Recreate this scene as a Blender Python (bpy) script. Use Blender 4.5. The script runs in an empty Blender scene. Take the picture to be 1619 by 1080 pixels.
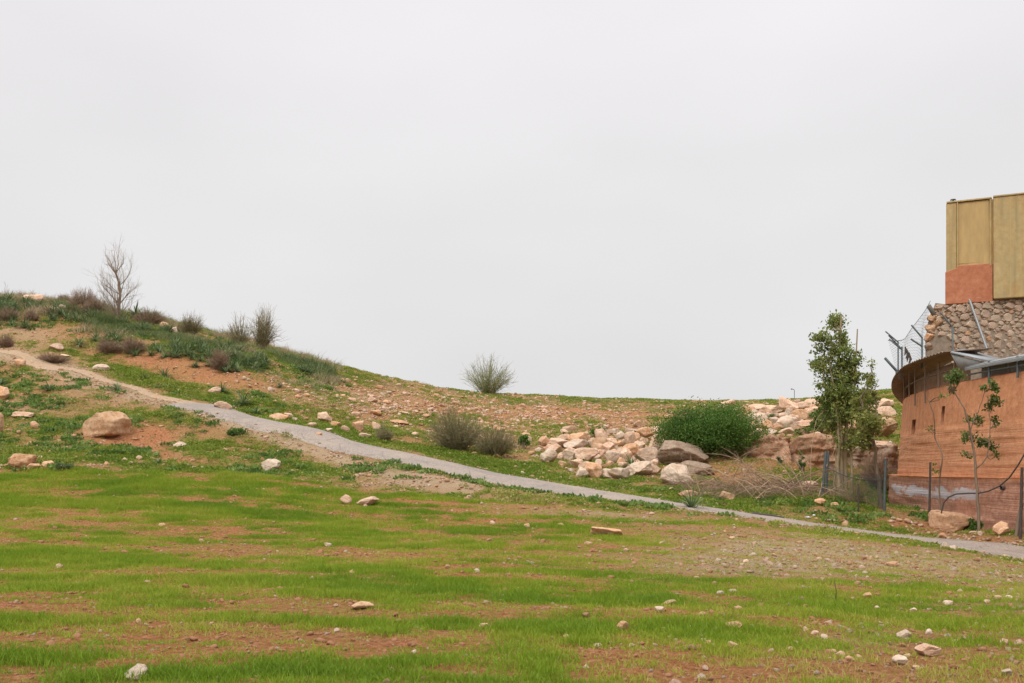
import bpy, math, random
import numpy as np
random.seed(7); rng = np.random.default_rng(7)
C = bpy.context.scene.collection
S = bpy.context.scene
F, CX, HY = 1574.0, 809.5, 740.0        # focal length, centre column and horizon row of the photograph, in its pixels

# ------------------------------------------------------------------ camera, sky, sun, exposure
cd = bpy.data.cameras.new('camera'); cam = bpy.data.objects.new('camera', cd); C.objects.link(cam)
cam.location = (0, 0, 0); cam.rotation_euler = (math.pi/2, 0, 0)
cd.sensor_width = 36; cd.lens = 36*F/1619; cd.shift_y = (HY-540)/1619; cd.clip_start = 0.1; cd.clip_end = 4000
S.camera = cam
W = bpy.data.worlds.new('World'); S.world = W; W.use_nodes = True
nt = W.node_tree; nt.nodes.clear()
SUN_EL, SUN_AZ = math.radians(52), math.radians(205)     # azimuth clockwise from +Y (straight ahead)
def N(t, kind, **kw):
    n = t.nodes.new(kind)
    for k, v in kw.items(): setattr(n, k, v)
    return n
out = N(nt, 'ShaderNodeOutputWorld'); bg = N(nt, 'ShaderNodeBackground'); bg2 = N(nt, 'ShaderNodeBackground')
sky = N(nt, 'ShaderNodeTexSky'); sky.sky_type = 'NISHITA'; sky.sun_disc = False
sky.sun_elevation = SUN_EL; sky.sun_rotation = SUN_AZ; sky.dust_density = 4.0
hs = N(nt, 'ShaderNodeHueSaturation'); hs.inputs['Saturation'].default_value = 0.15
nt.links.new(sky.outputs[0], hs.inputs['Color']); nt.links.new(hs.outputs[0], bg.inputs[0]); bg.inputs[1].default_value = 0.05
tc = N(nt, 'ShaderNodeTexCoord'); sx = N(nt, 'ShaderNodeSeparateXYZ'); nt.links.new(tc.outputs['Generated'], sx.inputs[0])
rp = N(nt, 'ShaderNodeValToRGB'); e = rp.color_ramp.elements     # overcast: brightens steadily towards the zenith
e[0].position = 0.0; e[0].color = (0.408, 0.404, 0.405, 1)
e[1].position = 1.0; e[1].color = (1.0, 0.99, 1.0, 1)
for p, c in ((0.15, (0.413, 0.409, 0.410)), (0.30, (0.428, 0.421, 0.427)), (0.45, (0.475, 0.462, 0.474)), (0.7, (0.80, 0.79, 0.80))):
    q = e.new(p); q.color = c + (1,)
mr = N(nt, 'ShaderNodeMath', operation='ABSOLUTE'); nt.links.new(sx.outputs[2], mr.inputs[0]); nt.links.new(mr.outputs[0], rp.inputs[0])
nz = N(nt, 'ShaderNodeTexNoise'); nz.inputs['Scale'].default_value = 2.2; nz.inputs['Detail'].default_value = 3
mp = N(nt, 'ShaderNodeMapping'); mp.inputs['Scale'].default_value = (1, 1, 2.2)
nt.links.new(tc.outputs['Generated'], mp.inputs[0]); nt.links.new(mp.outputs[0], nz.inputs[0])
r2 = N(nt, 'ShaderNodeMapRange'); r2.inputs[1].default_value = .3; r2.inputs[2].default_value = .7; r2.inputs[3].default_value = .95; r2.inputs[4].default_value = 1.05
nt.links.new(nz.outputs[0], r2.inputs[0])
vm = N(nt, 'ShaderNodeVectorMath', operation='SCALE'); nt.links.new(rp.outputs[0], vm.inputs[0]); nt.links.new(r2.outputs[0], vm.inputs['Scale'])
nt.links.new(vm.outputs[0], bg2.inputs[0]); bg2.inputs[1].default_value = 1.80
mx = N(nt, 'ShaderNodeMixShader'); mx.inputs[0].default_value = 0.88
nt.links.new(bg.outputs[0], mx.inputs[1]); nt.links.new(bg2.outputs[0], mx.inputs[2]); nt.links.new(mx.outputs[0], out.inputs[0])
sd = bpy.data.lights.new('sun', 'SUN'); so = bpy.data.objects.new('sun', sd); C.objects.link(so)
sd.energy = 1.5; sd.angle = math.radians(22); sd.color = (1, .95, .88)
so.rotation_euler = (math.pi/2-SUN_EL, 0, math.pi-SUN_AZ)
S.view_settings.view_transform = 'Standard'; S.view_settings.look = 'None'
S.view_settings.exposure = 0.22; S.view_settings.gamma = 1; S.view_settings.use_curve_mapping = False

# ------------------------------------------------------------------ noise
def _h(ix, iy, iz, s):
    h = (ix*374761393 + iy*668265263 + iz*2147483647*0 + iz*1274126177 + s*974634777) & 0xFFFFFFFF
    h = ((h ^ (h >> 13))*1274126177) & 0xFFFFFFFF
    return ((h ^ (h >> 16)) & 0xFFFF)/65535.0
def vnoise(x, y, z=None, s=0):
    x = np.asarray(x, float); y = np.asarray(y, float); z = np.zeros_like(x) if z is None else np.asarray(z, float)
    xi = np.floor(x).astype(np.int64); yi = np.floor(y).astype(np.int64); zi = np.floor(z).astype(np.int64)
    fx = x-xi; fy = y-yi; fz = z-zi
    fx = fx*fx*(3-2*fx); fy = fy*fy*(3-2*fy); fz = fz*fz*(3-2*fz)
    r = 0
    for a in (0, 1):
        for b in (0, 1):
            for c in (0, 1):
                r = r + _h(xi+a, yi+b, zi+c, s)*(fx if a else 1-fx)*(fy if b else 1-fy)*(fz if c else 1-fz)
    return r
def fbm(x, y, z=None, o=4, s=0):
    r = 0; a = 1; t = 0
    for i in range(o):
        k = 2.03**i
        r = r + a*vnoise(np.asarray(x)*k, np.asarray(y)*k, None if z is None else np.asarray(z)*k, s+i*17); t += a; a *= .5
    return r/t
def sstep(a, b, x): t = np.clip((x-a)/(b-a), 0, 1); return t*t*(3-2*t)

# ------------------------------------------------------------------ terrain: a surface through surveyed points
def P(px, py, D): return ((px-CX)/F*D, D, (HY-py)/F*D)
road_tab = [  # column, upper edge row, lower edge row, distance of the centre line
 (0,552,562,50),(105,577,586,47.5),(190,602,613,45),(262,624,636,43),(340,641,652,41),(400,659,673,39.7),(450,670,685,38.7),
 (567,699,719,37),(700,727,748,35),(800,750,770,33.5),(850,758,778,32.8),(935,772,788,31.5),(1070,794,805,29.5),(1169,808,818,28.5),
 (1250,819,829,28),(1300,827,836,27.6),(1395,839,849,27),(1500,853,864,25.8),(1619,869,883,24.3)]
ctrl = []
for px, u, l, D in road_tab:
    _e = 1.6 if px < 1450 else 1.1
    ctrl += [P(px, u, D+_e), P(px, l, D-_e)]
for px in (-300, 250, 809, 1300, 1900):
    for py, D in ((1080, 7.4), (980, 10.5)): ctrl.append(P(px, py, D))
ctrl += [P(*p) for p in [
 (-300,900,15.8),(0,900,15.8),(500,900,15.8),(1000,900,16.2),(1300,900,17.2),(1619,925,17),(1619,1000,10.6),
 (0,850,21),(500,850,22),(1000,850,22.5),(1300,868,21.5),(-300,850,21),(-300,800,26),
 (0,800,26),(450,805,26.5),(850,810,27),(0,770,29),(300,772,29),(-300,748,31),(0,748,31),(400,748,32),(600,775,30),
 (-300,650,42),(-300,560,52),(-300,474,66),(0,700,36),(0,650,41),(0,600,46),(160,690,36.5),(160,650,40.5),(300,720,34),(300,683,38),
 (430,740,32.7),(430,703,36.5),(520,730,34.5),(60,525,56),(150,545,52.5),(300,602,46.5),(300,560,51),(420,600,49),(420,630,44.5),
 (0,476,64),(100,487,62),(200,505,60),(300,530,59),(428,560,58),(525,587,60),(580,595,63),(650,606,67),(725,620,71),(850,626,76),(1000,633,80),(1233,636,85),(1400,622,95),
 (550,650,46),(550,620,53),(600,690,40.5),(700,700,42),(700,660,53),(850,720,42),(850,680,52),(850,650,63),(1000,742,38.5),(1000,700,47),(1000,662,60),
 (1150,762,38),(1150,705,47),(1150,665,58),(1260,767,37.5),(1260,695,45.5),(1260,655,58),(1345,790,32.5),(1350,765,40),(1380,700,49),(1400,665,60),
 (1403,797,39.5),(1450,813,34.3),(1500,820,31.2),(1604,836,27.2),(1500,843,28.6),(1600,853,26.1)]]
ctrl += [(14,15,-1.9),(22,8,-2),(25,30,-1.6),(40,30,-1.2),(60,50,2),(33,62,5),(0,0,-1.6),(0,-6,-1.6),(-15,-5,-1.6),(15,-5,-1.7),(-40,-30,-1.6),(40,-30,-1.9),
         (-30,10,-1.4),(0,-60,-1.6),(70,0,-2),(-60,20,0),(-60,60,8)]
for px, py, D in ((-300,474,66),(0,476,64),(100,487,62),(200,505,60),(300,530,59),(428,560,58),(525,587,60),(650,606,67),(850,626,76),(1000,633,80),(1233,636,85),(1400,622,95)):
    ctrl += [P(px, py+24, D+22), P(px, py+60, D+60)]
ctrl = np.array(ctrl)
def tpsk(d2): return 0.5*d2*np.log(d2+1e-9)
_n = len(ctrl); sc_ = 30.0
_X = ctrl[:, :2]/sc_
K = tpsk(((_X[:, None]-_X[None])**2).sum(-1)) + np.eye(_n)*2e-5
A = np.zeros((_n+3, _n+3)); A[:_n, :_n] = K; A[:_n, _n] = 1; A[:_n, _n+1:] = _X; A[_n, :_n] = 1; A[_n+1:, :_n] = _X.T
sol = np.linalg.solve(A, np.concatenate([ctrl[:, 2], np.zeros(3)]))
def base_h(x, y):
    x = np.asarray(x, float).ravel(); y = np.asarray(y, float).ravel(); o = np.empty(len(x))
    for i in range(0, len(x), 20000):
        q = np.stack([x[i:i+20000], y[i:i+20000]], 1)/sc_
        o[i:i+20000] = tpsk((q[:, None, 0]-_X[None, :, 0])**2 + (q[:, None, 1]-_X[None, :, 1])**2)@sol[:_n] + sol[_n] + q@sol[_n+1:]
    r = np.hypot(x, y); k = sstep(105, 190, r)
    return o*(1-k) + (-4.0)*k
# road centre line in plan
rc = np.array([P(px, (u+l)/2, D)[:2] for px, u, l, D in road_tab])
rc = np.vstack([[-42, 55.5], [-33, 53.3], rc, [13.0, 22.4], [13.4, 20], [13.9, 16], [14.8, 10], [16, 0], [17, -15]])
def resample(p, step):
    d = np.r_[0, np.cumsum(np.hypot(*np.diff(p, axis=0).T))]
    t = np.arange(0, d[-1], step)
    for _ in range(3):
        q = np.stack([np.interp(t, d, p[:, 0]), np.interp(t, d, p[:, 1])], 1)
    k = np.ones(9)/9
    qq = np.stack([np.convolve(np.pad(q[:, i], 4, mode='edge'), k, 'valid') for i in (0, 1)], 1)
    return qq
rcl = resample(rc, 0.5)
def road_dist(x, y):
    x = np.asarray(x).ravel(); y = np.asarray(y).ravel(); o = np.empty(len(x)); sgn = np.empty(len(x))
    tang = np.gradient(rcl, axis=0)
    for i in range(0, len(x), 20000):
        dx = x[i:i+20000, None]-rcl[None, :, 0]; dy = y[i:i+20000, None]-rcl[None, :, 1]
        d2 = dx*dx+dy*dy; j = d2.argmin(1); a = np.arange(len(j))
        o[i:i+20000] = np.sqrt(d2[a, j]); sgn[i:i+20000] = np.sign(tang[j, 0]*dy[a, j]-tang[j, 1]*dx[a, j])
    return o, sgn     # sgn > 0: uphill (far) side
def proj(x, y, z):
    yy = np.where(y > 1, y, 1)
    return CX+F*x/yy, HY-F*z/yy
FE = ([-400,0,400,480,600,760,900,1070,1250,1400,1619,1900],[742,744,749,761,776,790,802,816,838,853,892,930])
def line(px, py, pts, w, fade=25):
    xs = [p[0] for p in pts]; ys = [p[1] for p in pts]
    return np.exp(-((py-np.interp(px, xs, ys))/w)**2)*sstep(xs[0]-fade, xs[0]+fade, px)*(1-sstep(xs[-1]-fade, xs[-1]+fade, px))
def blob(px, py, cx, cy, rx, ry, sl=0): return np.exp(-((px-cx)/rx)**2-((py-cy-sl*(px-cx))/ry)**2)
GREEN = [([(-400,758),(0,758),(400,765),(700,792)],22,.55),([(-400,786),(0,790),(250,797),(450,815),(600,835)],9,.7),([(-400,872),(0,880),(120,880),(240,890),(420,905)],9,.8),
 ([(150,958),(300,960),(520,988)],9,.7),([(470,905),(700,925),(950,950)],13,.5),([(600,968),(850,990),(960,1000)],13,.5),([(-400,1040),(0,1055),(300,1068),(900,1065)],22,.6),
 ([(1160,962),(1400,968),(1660,985)],11,.5),([(820,835),(970,833)],6,.7),([(780,950),(1060,955)],10,.4),([(700,840),(1000,850)],10,.3),([(-400,925),(0,930),(180,935),(300,945)],9,.5),([(900,1000),(1250,1015)],12,.35),([(380,832),(620,852),(800,860)],8,.4)]
SOIL = [([(-400,855),(0,860),(150,866),(420,882)],8,.75),([(80,812),(170,815)],5,.6),([(430,885),(560,880),(820,905)],10,.7),([(-400,965),(0,972),(250,985),(460,997)],11,.85),
 ([(440,1000),(620,1015),(790,1025)],8,.9),([(840,1035),(1120,1050)],9,.5),([(-400,1000),(0,1008),(420,1012)],9,.6),([(300,868),(420,874)],8,.6),([(-400,905),(0,905),(320,912)],9,.55),
 ([(520,825),(850,865)],6,.35),([(640,945),(900,968)],7,.4),([(0,830),(400,842)],7,.45),([(1280,1040),(1619,1050)],16,.5),([(900,880),(1150,905)],10,.45),([(1000,1000),(1200,1040)],6,.3),([(30,1058),(150,1055)],5,.4)]
def cover(x, y, z):
    """what grows or lies on each point of the ground: green, tan gravel, red earth, stones, field flag"""
    px, py = proj(x, y, z)
    n1 = fbm(x*.45, y*.45, o=4, s=3); n2 = fbm(x*1.6, y*1.6, o=3, s=9); n3 = fbm(x*.13+3, y*.13, o=3, s=23)
    st = fbm((x)*.09, (y+.13*x)*1.5, o=4, s=41); st2 = fbm(x*.7, (y+.13*x)*3.2, o=3, s=57)
    wx = (n1-.5)*70; wy = (n1-.5)*12+(n2-.5)*6
    qx, qy = px+wx, py+wy
    fe = np.interp(px, *FE)
    fld = np.where(y > 1, sstep(-4, 4, py-fe+(n2-.5)*8), 1.0)*(y < 34)
    rd, sg = road_dist(x, y)
    # field
    st3 = fbm(x*1.8, (y+.13*x)*6, o=3, s=63); st4 = fbm(x*4.5, (y+.13*x)*9, o=2, s=67); g = .405+(st-.5)*1.15+(st2-.5)*1.3+(n2-.5)*.7+(st3-.5)*1.3+(st4-.5)*.8
    for pts, w, a in GREEN: g = g+.58*a*line(px+wx*.4, py+(n2-.5)*5+(st2-.5)*8, pts, w)
    for pts, w, a in SOIL: g = g-a*.62*line(px+wx, py+(n2-.5)*6+(st2-.5)*10, pts, w)
    near = sstep(14, 30, y)
    tn = 1.05*blob(qx, qy, 1480, 893, 240, 26, .12)+.9*blob(qx, qy, 1230, 878, 170, 32, .1)+.55*blob(qx, qy, 1080, 890, 150, 22)+.6*blob(qx, qy, 930, 812, 150, 8, .06)+.35*blob(qx,qy,1560,950,120,18)+.35*blob(qx,qy,1330,1010,130,16)
    tn = np.clip(tn*(.15+1.5*n2), 0, .9)
    gf = np.clip(g*(1-.75*tn), 0, 1)
    # hillside
    gh = .62+(n1-.5)*1.5+(n2-.5)*1.1
    red = 1.1*blob(qx, qy, 300, 583, 120, 16, .22)+1.3*blob(px, qy, 190, 691, 66, 15)+1.5*blob(px,qy,232,690,34,13,.15)+.9*blob(qx, qy, 268, 718, 30, 8, .35)+.6*blob(qx,qy,300,732,35,5)
    red = red+.62*blob(qx, qy, 900, 655, 330, 17, .02)+.5*blob(qx, qy, 840, 720, 60, 12, -.3)+.8*blob(qx, qy, 1450, 829, 90, 8, .06)+.7*blob(qx, qy, 1570, 852, 100, 6, .1)+.45*blob(qx, qy, 100, 520, 90, 22, .1)+.4*blob(qx,qy,600,620,100,15,.2)
    red = red+.5*blob(qx,qy,1160,740,120,25)
    tan = 1.0*line(px+wx*.2, py+wy*.7, [(-400,545),(0,558),(110,584),(200,618),(330,655),(450,698),(560,731),(640,752),(760,768)], 10)*(px < 800)
    tan = tan+.6*blob(qx, qy, 120, 600, 70, 28, .3)+.5*blob(qx, qy, 20, 530, 90, 22)+.55*blob(qx, qy, 640, 765, 110, 10, .1)+.45*blob(qx,qy,30,640,60,10)+.4*blob(qx, qy, 560, 630, 130, 18)
    tan = tan+.6*blob(qx, qy, 1300, 832, 180, 4, .14)+.3*blob(qx, qy, 960, 705, 150, 30)
    tan = np.clip(tan*(.5+1.0*n2), 0, 1); red = np.clip(red*(.5+1.0*n2), 0, 1)
    gh = gh*(1-.9*tan)*(1-.95*red)
    gh = gh+.35*blob(px, py, 330, 625, 200, 25, .3)+.35*line(px, py, [(380,652),(560,690),(700,716),(900,758),(1150,800),(1280,800)], 9)+.3*blob(px, py, 1200, 793, 150, 12)+.3*blob(px,py,250,735,300,14)
    gh = np.clip(gh, 0, 1)
    stn = .15+.55*blob(px, py, 650, 640, 260, 42, .1)+.5*blob(px, py, 900, 655, 300, 35)+.6*blob(px, py, 960, 715, 150, 35)+.6*blob(px, py, 1230, 660, 130, 30)+.45*blob(px,py,400,590,80,14,.2)+.45*blob(px,py,1550,858,140,9,.1)+.2*blob(px,py,250,730,250,18)
    G = fld*gf+(1-fld)*gh
    T = fld*tn+(1-fld)*tan; R = (1-fld)*red
    ST = fld*(.12+.8*tn+.25*sstep(800, 1500, px))+(1-fld)*stn
    G = np.where(rd < np.where(px < 300, .5, 1.2), 0, G)
    return np.clip(G, 0, 1), np.clip(T, 0, 1), np.clip(R, 0, 1), np.clip(ST, 0, 1), fld, rd, sg
def detail_h(x, y, rd, fld, red):
    k = sstep(1.3, 2.6, rd)
    hill = (fbm(x*.5, y*.5, o=3, s=71)-.5)*.34+(fbm(x*2.1, y*2.1, o=3, s=73)-.5)*.17
    fie = (fbm(x*.25, (y+.13*x)*1.0, o=3, s=75)-.5)*.10+(fbm(x*3, (y+.13*x)*5, o=3, s=77)-.5)*.07
    return k*(hill*(1-fld)+fie*fld) - .02*(1-k)
def full(x, y):
    z = base_h(x, y); x = np.asarray(x, float).ravel(); y = np.asarray(y, float).ravel()
    G, T, R, ST, fld, rd, sg = cover(x, y, z)
    # the cut bank above the track and the scrape under the boulder have their own relief
    px, py = proj(x, y, z)
    zz = z+detail_h(x, y, rd, fld, R)
    zz = zz-.22*blob(px, py, 225, 694, 45, 10)*(y > 30)-.30*blob(px, py, 300, 596, 90, 9, .22)*(y > 40)
    return zz, (G, T, R, ST, fld, rd, sg)
def H(x, y): return float(full([x], [y])[0][0])

def new_mesh(name, V, Fc, smooth=False):
    me = bpy.data.meshes.new(name); V = np.asarray(V, np.float32); Fc = np.asarray(Fc, np.int32)
    k = Fc.shape[1]
    me.vertices.add(len(V)); me.vertices.foreach_set('co', V.ravel())
    me.loops.add(Fc.size); me.loops.foreach_set('vertex_index', Fc.ravel())
    me.polygons.add(len(Fc)); me.polygons.foreach_set('loop_start', np.arange(0, Fc.size, k, dtype=np.int32))
    me.polygons.foreach_set('loop_total', np.full(len(Fc), k, np.int32))
    me.update(calc_edges=True); me.validate()
    if smooth: me.polygons.foreach_set('use_smooth', np.ones(len(me.polygons), bool))
    return me
def add_attr(me, name, vals, typ='FLOAT', dom='POINT'):
    a = me.attributes.new(name, typ, dom); a.data.foreach_set('vector' if typ == 'FLOAT_VECTOR' else 'value', np.asarray(vals, np.float32).ravel())
def link(name, me, mat=None, parent=None, **props):
    o = bpy.data.objects.new(name, me); C.objects.link(o)
    if mat is not None and not len(me.materials): me.materials.append(mat)
    if parent is not None: o.parent = parent
    for k, v in props.items():
        if v: o[k] = v
    return o
def empty(name, loc, label, category, group=None):
    o = bpy.data.objects.new(name, None); C.objects.link(o); o.location = loc; o.empty_display_size = .2
    o['label'] = label; o['category'] = category
    if group: o['group'] = group
    return o

# ------------------------------------------------------------------ materials
def mat(name, rough=.9, spec=.2):
    m = bpy.data.materials.new(name); m.use_nodes = True; t = m.node_tree
    b = t.nodes['Principled BSDF']; b.inputs['Roughness'].default_value = rough; b.inputs['Specular IOR Level'].default_value = spec
    return m, t, b
def ramp(t, fac, cols):
    r = N(t, 'ShaderNodeValToRGB'); e = r.color_ramp.elements
    e[0].position, e[0].color = cols[0][0], tuple(cols[0][1])+(1,); e[1].position, e[1].color = cols[-1][0], tuple(cols[-1][1])+(1,)
    for p, c in cols[1:-1]: q = e.new(p); q.color = tuple(c)+(1,)
    t.links.new(fac, r.inputs[0]); return r.outputs[0]
def noise(t, vec, scale, detail=4, rough=.6, dist=0):
    n = N(t, 'ShaderNodeTexNoise'); n.inputs['Scale'].default_value = scale; n.inputs['Detail'].default_value = detail
    n.inputs['Roughness'].default_value = rough; n.inputs['Distortion'].default_value = dist
    t.links.new(vec, n.inputs['Vector']); return n.outputs['Fac']
def mixc(t, f, a, b, mode='MIX'):
    m = N(t, 'ShaderNodeMix', data_type='RGBA', blend_type=mode)
    for s, v in ((m.inputs[0], f), (m.inputs[6], a), (m.inputs[7], b)):
        if isinstance(v, (int, float)): s.default_value = v
        elif isinstance(v, tuple): s.default_value = v+(1,)
        else: t.links.new(v, s)
    return m.outputs[2]
def math_(t, op, a, b=None, clamp=False):
    m = N(t, 'ShaderNodeMath', operation=op, use_clamp=clamp)
    for s, v in ((m.inputs[0], a), (m.inputs[1], b)):
        if v is None: continue
        if isinstance(v, (int, float)): s.default_value = v
        else: t.links.new(v, s)
    return m.outputs[0]
def bump(t, b, h, strength=.5, dist=.02):
    n = N(t, 'ShaderNodeBump'); n.inputs['Strength'].default_value = strength; n.inputs['Distance'].default_value = dist
    t.links.new(h, n.inputs['Height']); t.links.new(n.outputs[0], b.inputs['Normal'])
def mapped(t, scale=(1,1,1), rot=(0,0,0), coord='Object'):
    c = N(t, 'ShaderNodeTexCoord'); m = N(t, 'ShaderNodeMapping'); m.inputs['Scale'].default_value = scale; m.inputs['Rotation'].default_value = rot
    t.links.new(c.outputs[coord], m.inputs[0]); return m.outputs[0]
def attr(t, name, typ='GEOMETRY'):
    a = N(t, 'ShaderNodeAttribute'); a.attribute_name = name; a.attribute_type = typ; return a

def ground_mat():
    m, t, b = mat('ground_soil', 1, .05); v = mapped(t)
    g = attr(t, 'green').outputs['Fac']; tn = attr(t, 'tan').outputs['Fac']; rd = attr(t, 'red').outputs['Fac']; fl = attr(t, 'field').outputs['Fac']
    n1 = noise(t, v, 2.2, 6, .65); n2 = noise(t, v, 14, 6, .7); n3 = noise(t, v, 45, 4, .7)
    soil = ramp(t, n2, [(.3, (.22,.072,.030)), (.5, (.42,.165,.075)), (.7, (.58,.30,.17))])
    brown = ramp(t, n2, [(.28, (.18,.09,.034)), (.5, (.37,.205,.09)), (.72, (.52,.335,.18))])
    base = mixc(t, math_(t, 'MULTIPLY', fl, .85), brown, soil)
    redc = ramp(t, n2, [(.28, (.22,.075,.032)), (.5, (.44,.19,.088)), (.72, (.58,.31,.17))])
    base = mixc(t, math_(t, 'MULTIPLY', rd, 1.1, True), base, redc)
    tanc = ramp(t, n3, [(.25, (.29,.20,.12)), (.5, (.47,.345,.225)), (.8, (.62,.48,.34))])
    base = mixc(t, math_(t, 'MULTIPLY', tn, math_(t, 'ADD', n1, .5), True), base, tanc)
    grc = ramp(t, n2, [(.2, (.085,.13,.014)), (.5, (.17,.225,.025)), (.8, (.28,.30,.055))])
    k = math_(t, 'ADD', math_(t, 'MULTIPLY', g, 1.75), math_(t, 'SUBTRACT', math_(t, 'MULTIPLY', n2, 1.3), 1.55), True)
    base = mixc(t, k, base, grc)
    big = noise(t, v, .35, 5, .6); base = mixc(t, math_(t, 'MULTIPLY', ramp(t, big, [(.4, (0,0,0)), (.65, (1,1,1))]), .3), base, (.26,.215,.07))
    t.links.new(base, b.inputs['Base Color'])
    bump(t, b, math_(t, 'ADD', n2, math_(t, 'MULTIPLY', n3, .5)), 1.0, .09)
    return m
def leaf_mat(name, cols, tr=.25, rough=.6, gattr='GEOMETRY'):
    m, t, b = mat(name, rough, .25)
    a = attr(t, 'tint', gattr).outputs['Fac']
    col = ramp(t, a, cols); t.links.new(col, b.inputs['Base Color'])
    tl = N(t, 'ShaderNodeBsdfTranslucent'); mxs = N(t, 'ShaderNodeMixShader'); mxs.inputs[0].default_value = tr
    t.links.new(col, tl.inputs[0]); t.links.new(b.outputs[0], mxs.inputs[1]); t.links.new(tl.outputs[0], mxs.inputs[2])
    t.links.new(mxs.outputs[0], t.nodes['Material Output'].inputs[0]); return m
def rock_mat(name, c0, c1, c2, stain=(.45,.20,.10), amt=.35, scale=1.0):
    m, t, b = mat(name, .95, .1)
    oi = N(t, 'ShaderNodeObjectInfo'); c = N(t, 'ShaderNodeTexCoord')
    va = N(t, 'ShaderNodeVectorMath', operation='ADD'); vs = N(t, 'ShaderNodeVectorMath', operation='SCALE')
    t.links.new(oi.outputs['Random'], vs.inputs[0]); vs.inputs['Scale'].default_value = 37
    t.links.new(c.outputs['Object'], va.inputs[0]); t.links.new(vs.outputs[0], va.inputs[1]); v = va.outputs[0]
    n1 = noise(t, v, 1.6*scale, 5, .6, .6); n2 = noise(t, v, 9*scale, 8, .72); n3 = noise(t, v, 32*scale, 5, .7)
    col = ramp(t, n2, [(.3, c0), (.5, c1), (.72, c2)])
    col = mixc(t, math_(t, 'MULTIPLY', ramp(t, n1, [(.46, (0,0,0)), (.62, (1,1,1))]), amt), col, stain)
    col = mixc(t, math_(t, 'MULTIPLY', ramp(t, n3, [(.58, (0,0,0)), (.7, (1,1,1))]), .35), col, (.20,.15,.115))
    hsn = N(t, 'ShaderNodeHueSaturation'); t.links.new(col, hsn.inputs['Color'])
    t.links.new(math_(t, 'ADD', math_(t, 'MULTIPLY', oi.outputs['Random'], .3), .85), hsn.inputs['Value'])
    t.links.new(hsn.outputs[0], b.inputs['Base Color'])
    vo = N(t, 'ShaderNodeTexVoronoi', feature='DISTANCE_TO_EDGE'); vo.inputs['Scale'].default_value = 2.5*scale; t.links.new(v, vo.inputs['Vector'])
    cr = math_(t, 'MINIMUM', vo.outputs['Distance'], .06)
    bump(t, b, math_(t, 'ADD', math_(t, 'ADD', n2, math_(t, 'MULTIPLY', n3, .35)), math_(t, 'MULTIPLY', cr, 4)), .8, .05/scale)
    return m
def plain(name, col, rough=.7, spec=.3, var=.25, scale=8, metal=0, bm=.3, stretch=(1,1,1)):
    m, t, b = mat(name, rough, spec); v = mapped(t, stretch); b.inputs['Metallic'].default_value = metal
    n = noise(t, v, scale, 6, .65)
    t.links.new(ramp(t, n, [(.25, tuple(c*(1-var) for c in col)), (.75, tuple(min(1, c*(1+var)) for c in col))]), b.inputs['Base Color'])
    bump(t, b, n, bm, .01); return m
M = {}
M['ground'] = ground_mat()
M['pink'] = rock_mat('pink_limestone', (.42,.275,.185), (.64,.445,.315), (.80,.61,.47), amt=.3)
M['pale'] = rock_mat('pale_limestone', (.38,.285,.20), (.585,.46,.35), (.72,.60,.49), stain=(.48,.28,.17), amt=.3)
M['orange'] = rock_mat('orange_limestone', (.40,.195,.10), (.60,.34,.19), (.75,.51,.34), stain=(.58,.44,.33), amt=.4)
M['tan'] = rock_mat('tan_sandstone', (.33,.195,.11), (.52,.335,.20), (.68,.48,.32), stain=(.42,.20,.10), amt=.45)
M['brown'] = rock_mat('weathered_grey_brown_rock', (.21,.15,.105), (.37,.275,.20), (.53,.41,.315), stain=(.30,.15,.08), amt=.35)
M['redrock'] = rock_mat('earthy_red_rock', (.22,.125,.078), (.40,.25,.155), (.60,.45,.33), stain=(.40,.17,.085), amt=.55, scale=1.3)
def asphalt():
    m, t, b = mat('road_asphalt', .9, .2); v = mapped(t)
    n1 = noise(t, v, 1.1, 5, .6); n2 = noise(t, v, 28, 5, .8); n4 = noise(t, v, 6, 4, .7)
    c = ramp(t, n2, [(.38, (.14,.115,.098)), (.5, (.285,.24,.208)), (.62, (.50,.425,.37))])
    c = mixc(t, math_(t, 'MULTIPLY', ramp(t, n1, [(.4, (0,0,0)), (.65, (1,1,1))]), .4), c, (.42,.325,.24))
    vo = N(t, 'ShaderNodeTexVoronoi', feature='DISTANCE_TO_EDGE'); vo.inputs['Scale'].default_value = .9; t.links.new(mapped(t), vo.inputs['Vector'])
    c = mixc(t, math_(t, 'MULTIPLY', ramp(t, math_(t, 'ADD', vo.outputs['Distance'], math_(t, 'MULTIPLY', n4, .05)), [(.03, (1,1,1)), (.045, (0,0,0))]), .5), c, (.13,.11,.09))
    c = mixc(t, math_(t, 'MULTIPLY', ramp(t, noise(t, v, .45, 4, .6), [(.5, (0,0,0)), (.56, (1,1,1))]), .3), c, (.20,.175,.16))
    e_ = attr(t, 'edge').outputs['Fac']
    c = mixc(t, ramp(t, math_(t, 'ADD', e_, math_(t, 'MULTIPLY', n4, .5)), [(1.0, (0,0,0)), (1.22, (1,1,1))]), c, (.34,.25,.155))
    t.links.new(c, b.inputs['Base Color']); bump(t, b, n2, .6, .015); return m
M['asphalt'] = asphalt()
def track():
    m, t, b = mat('dirt_track', 1, .05); v = mapped(t)
    n1 = noise(t, v, 1.3, 5, .6); n2 = noise(t, v, 12, 8, .8)
    c = ramp(t, n2, [(.35, (.23,.155,.095)), (.5, (.40,.29,.19)), (.65, (.56,.43,.31))])
    c = mixc(t, math_(t, 'MULTIPLY', n1, .3), c, (.36,.22,.13))
    t.links.new(c, b.inputs['Base Color']); bump(t, b, n2, .7, .03); return m
M['track'] = track()
M['bark'] = plain('grey_brown_bark', (.20,.15,.105), .9, .1, .4, 14, stretch=(1,1,.25))
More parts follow.
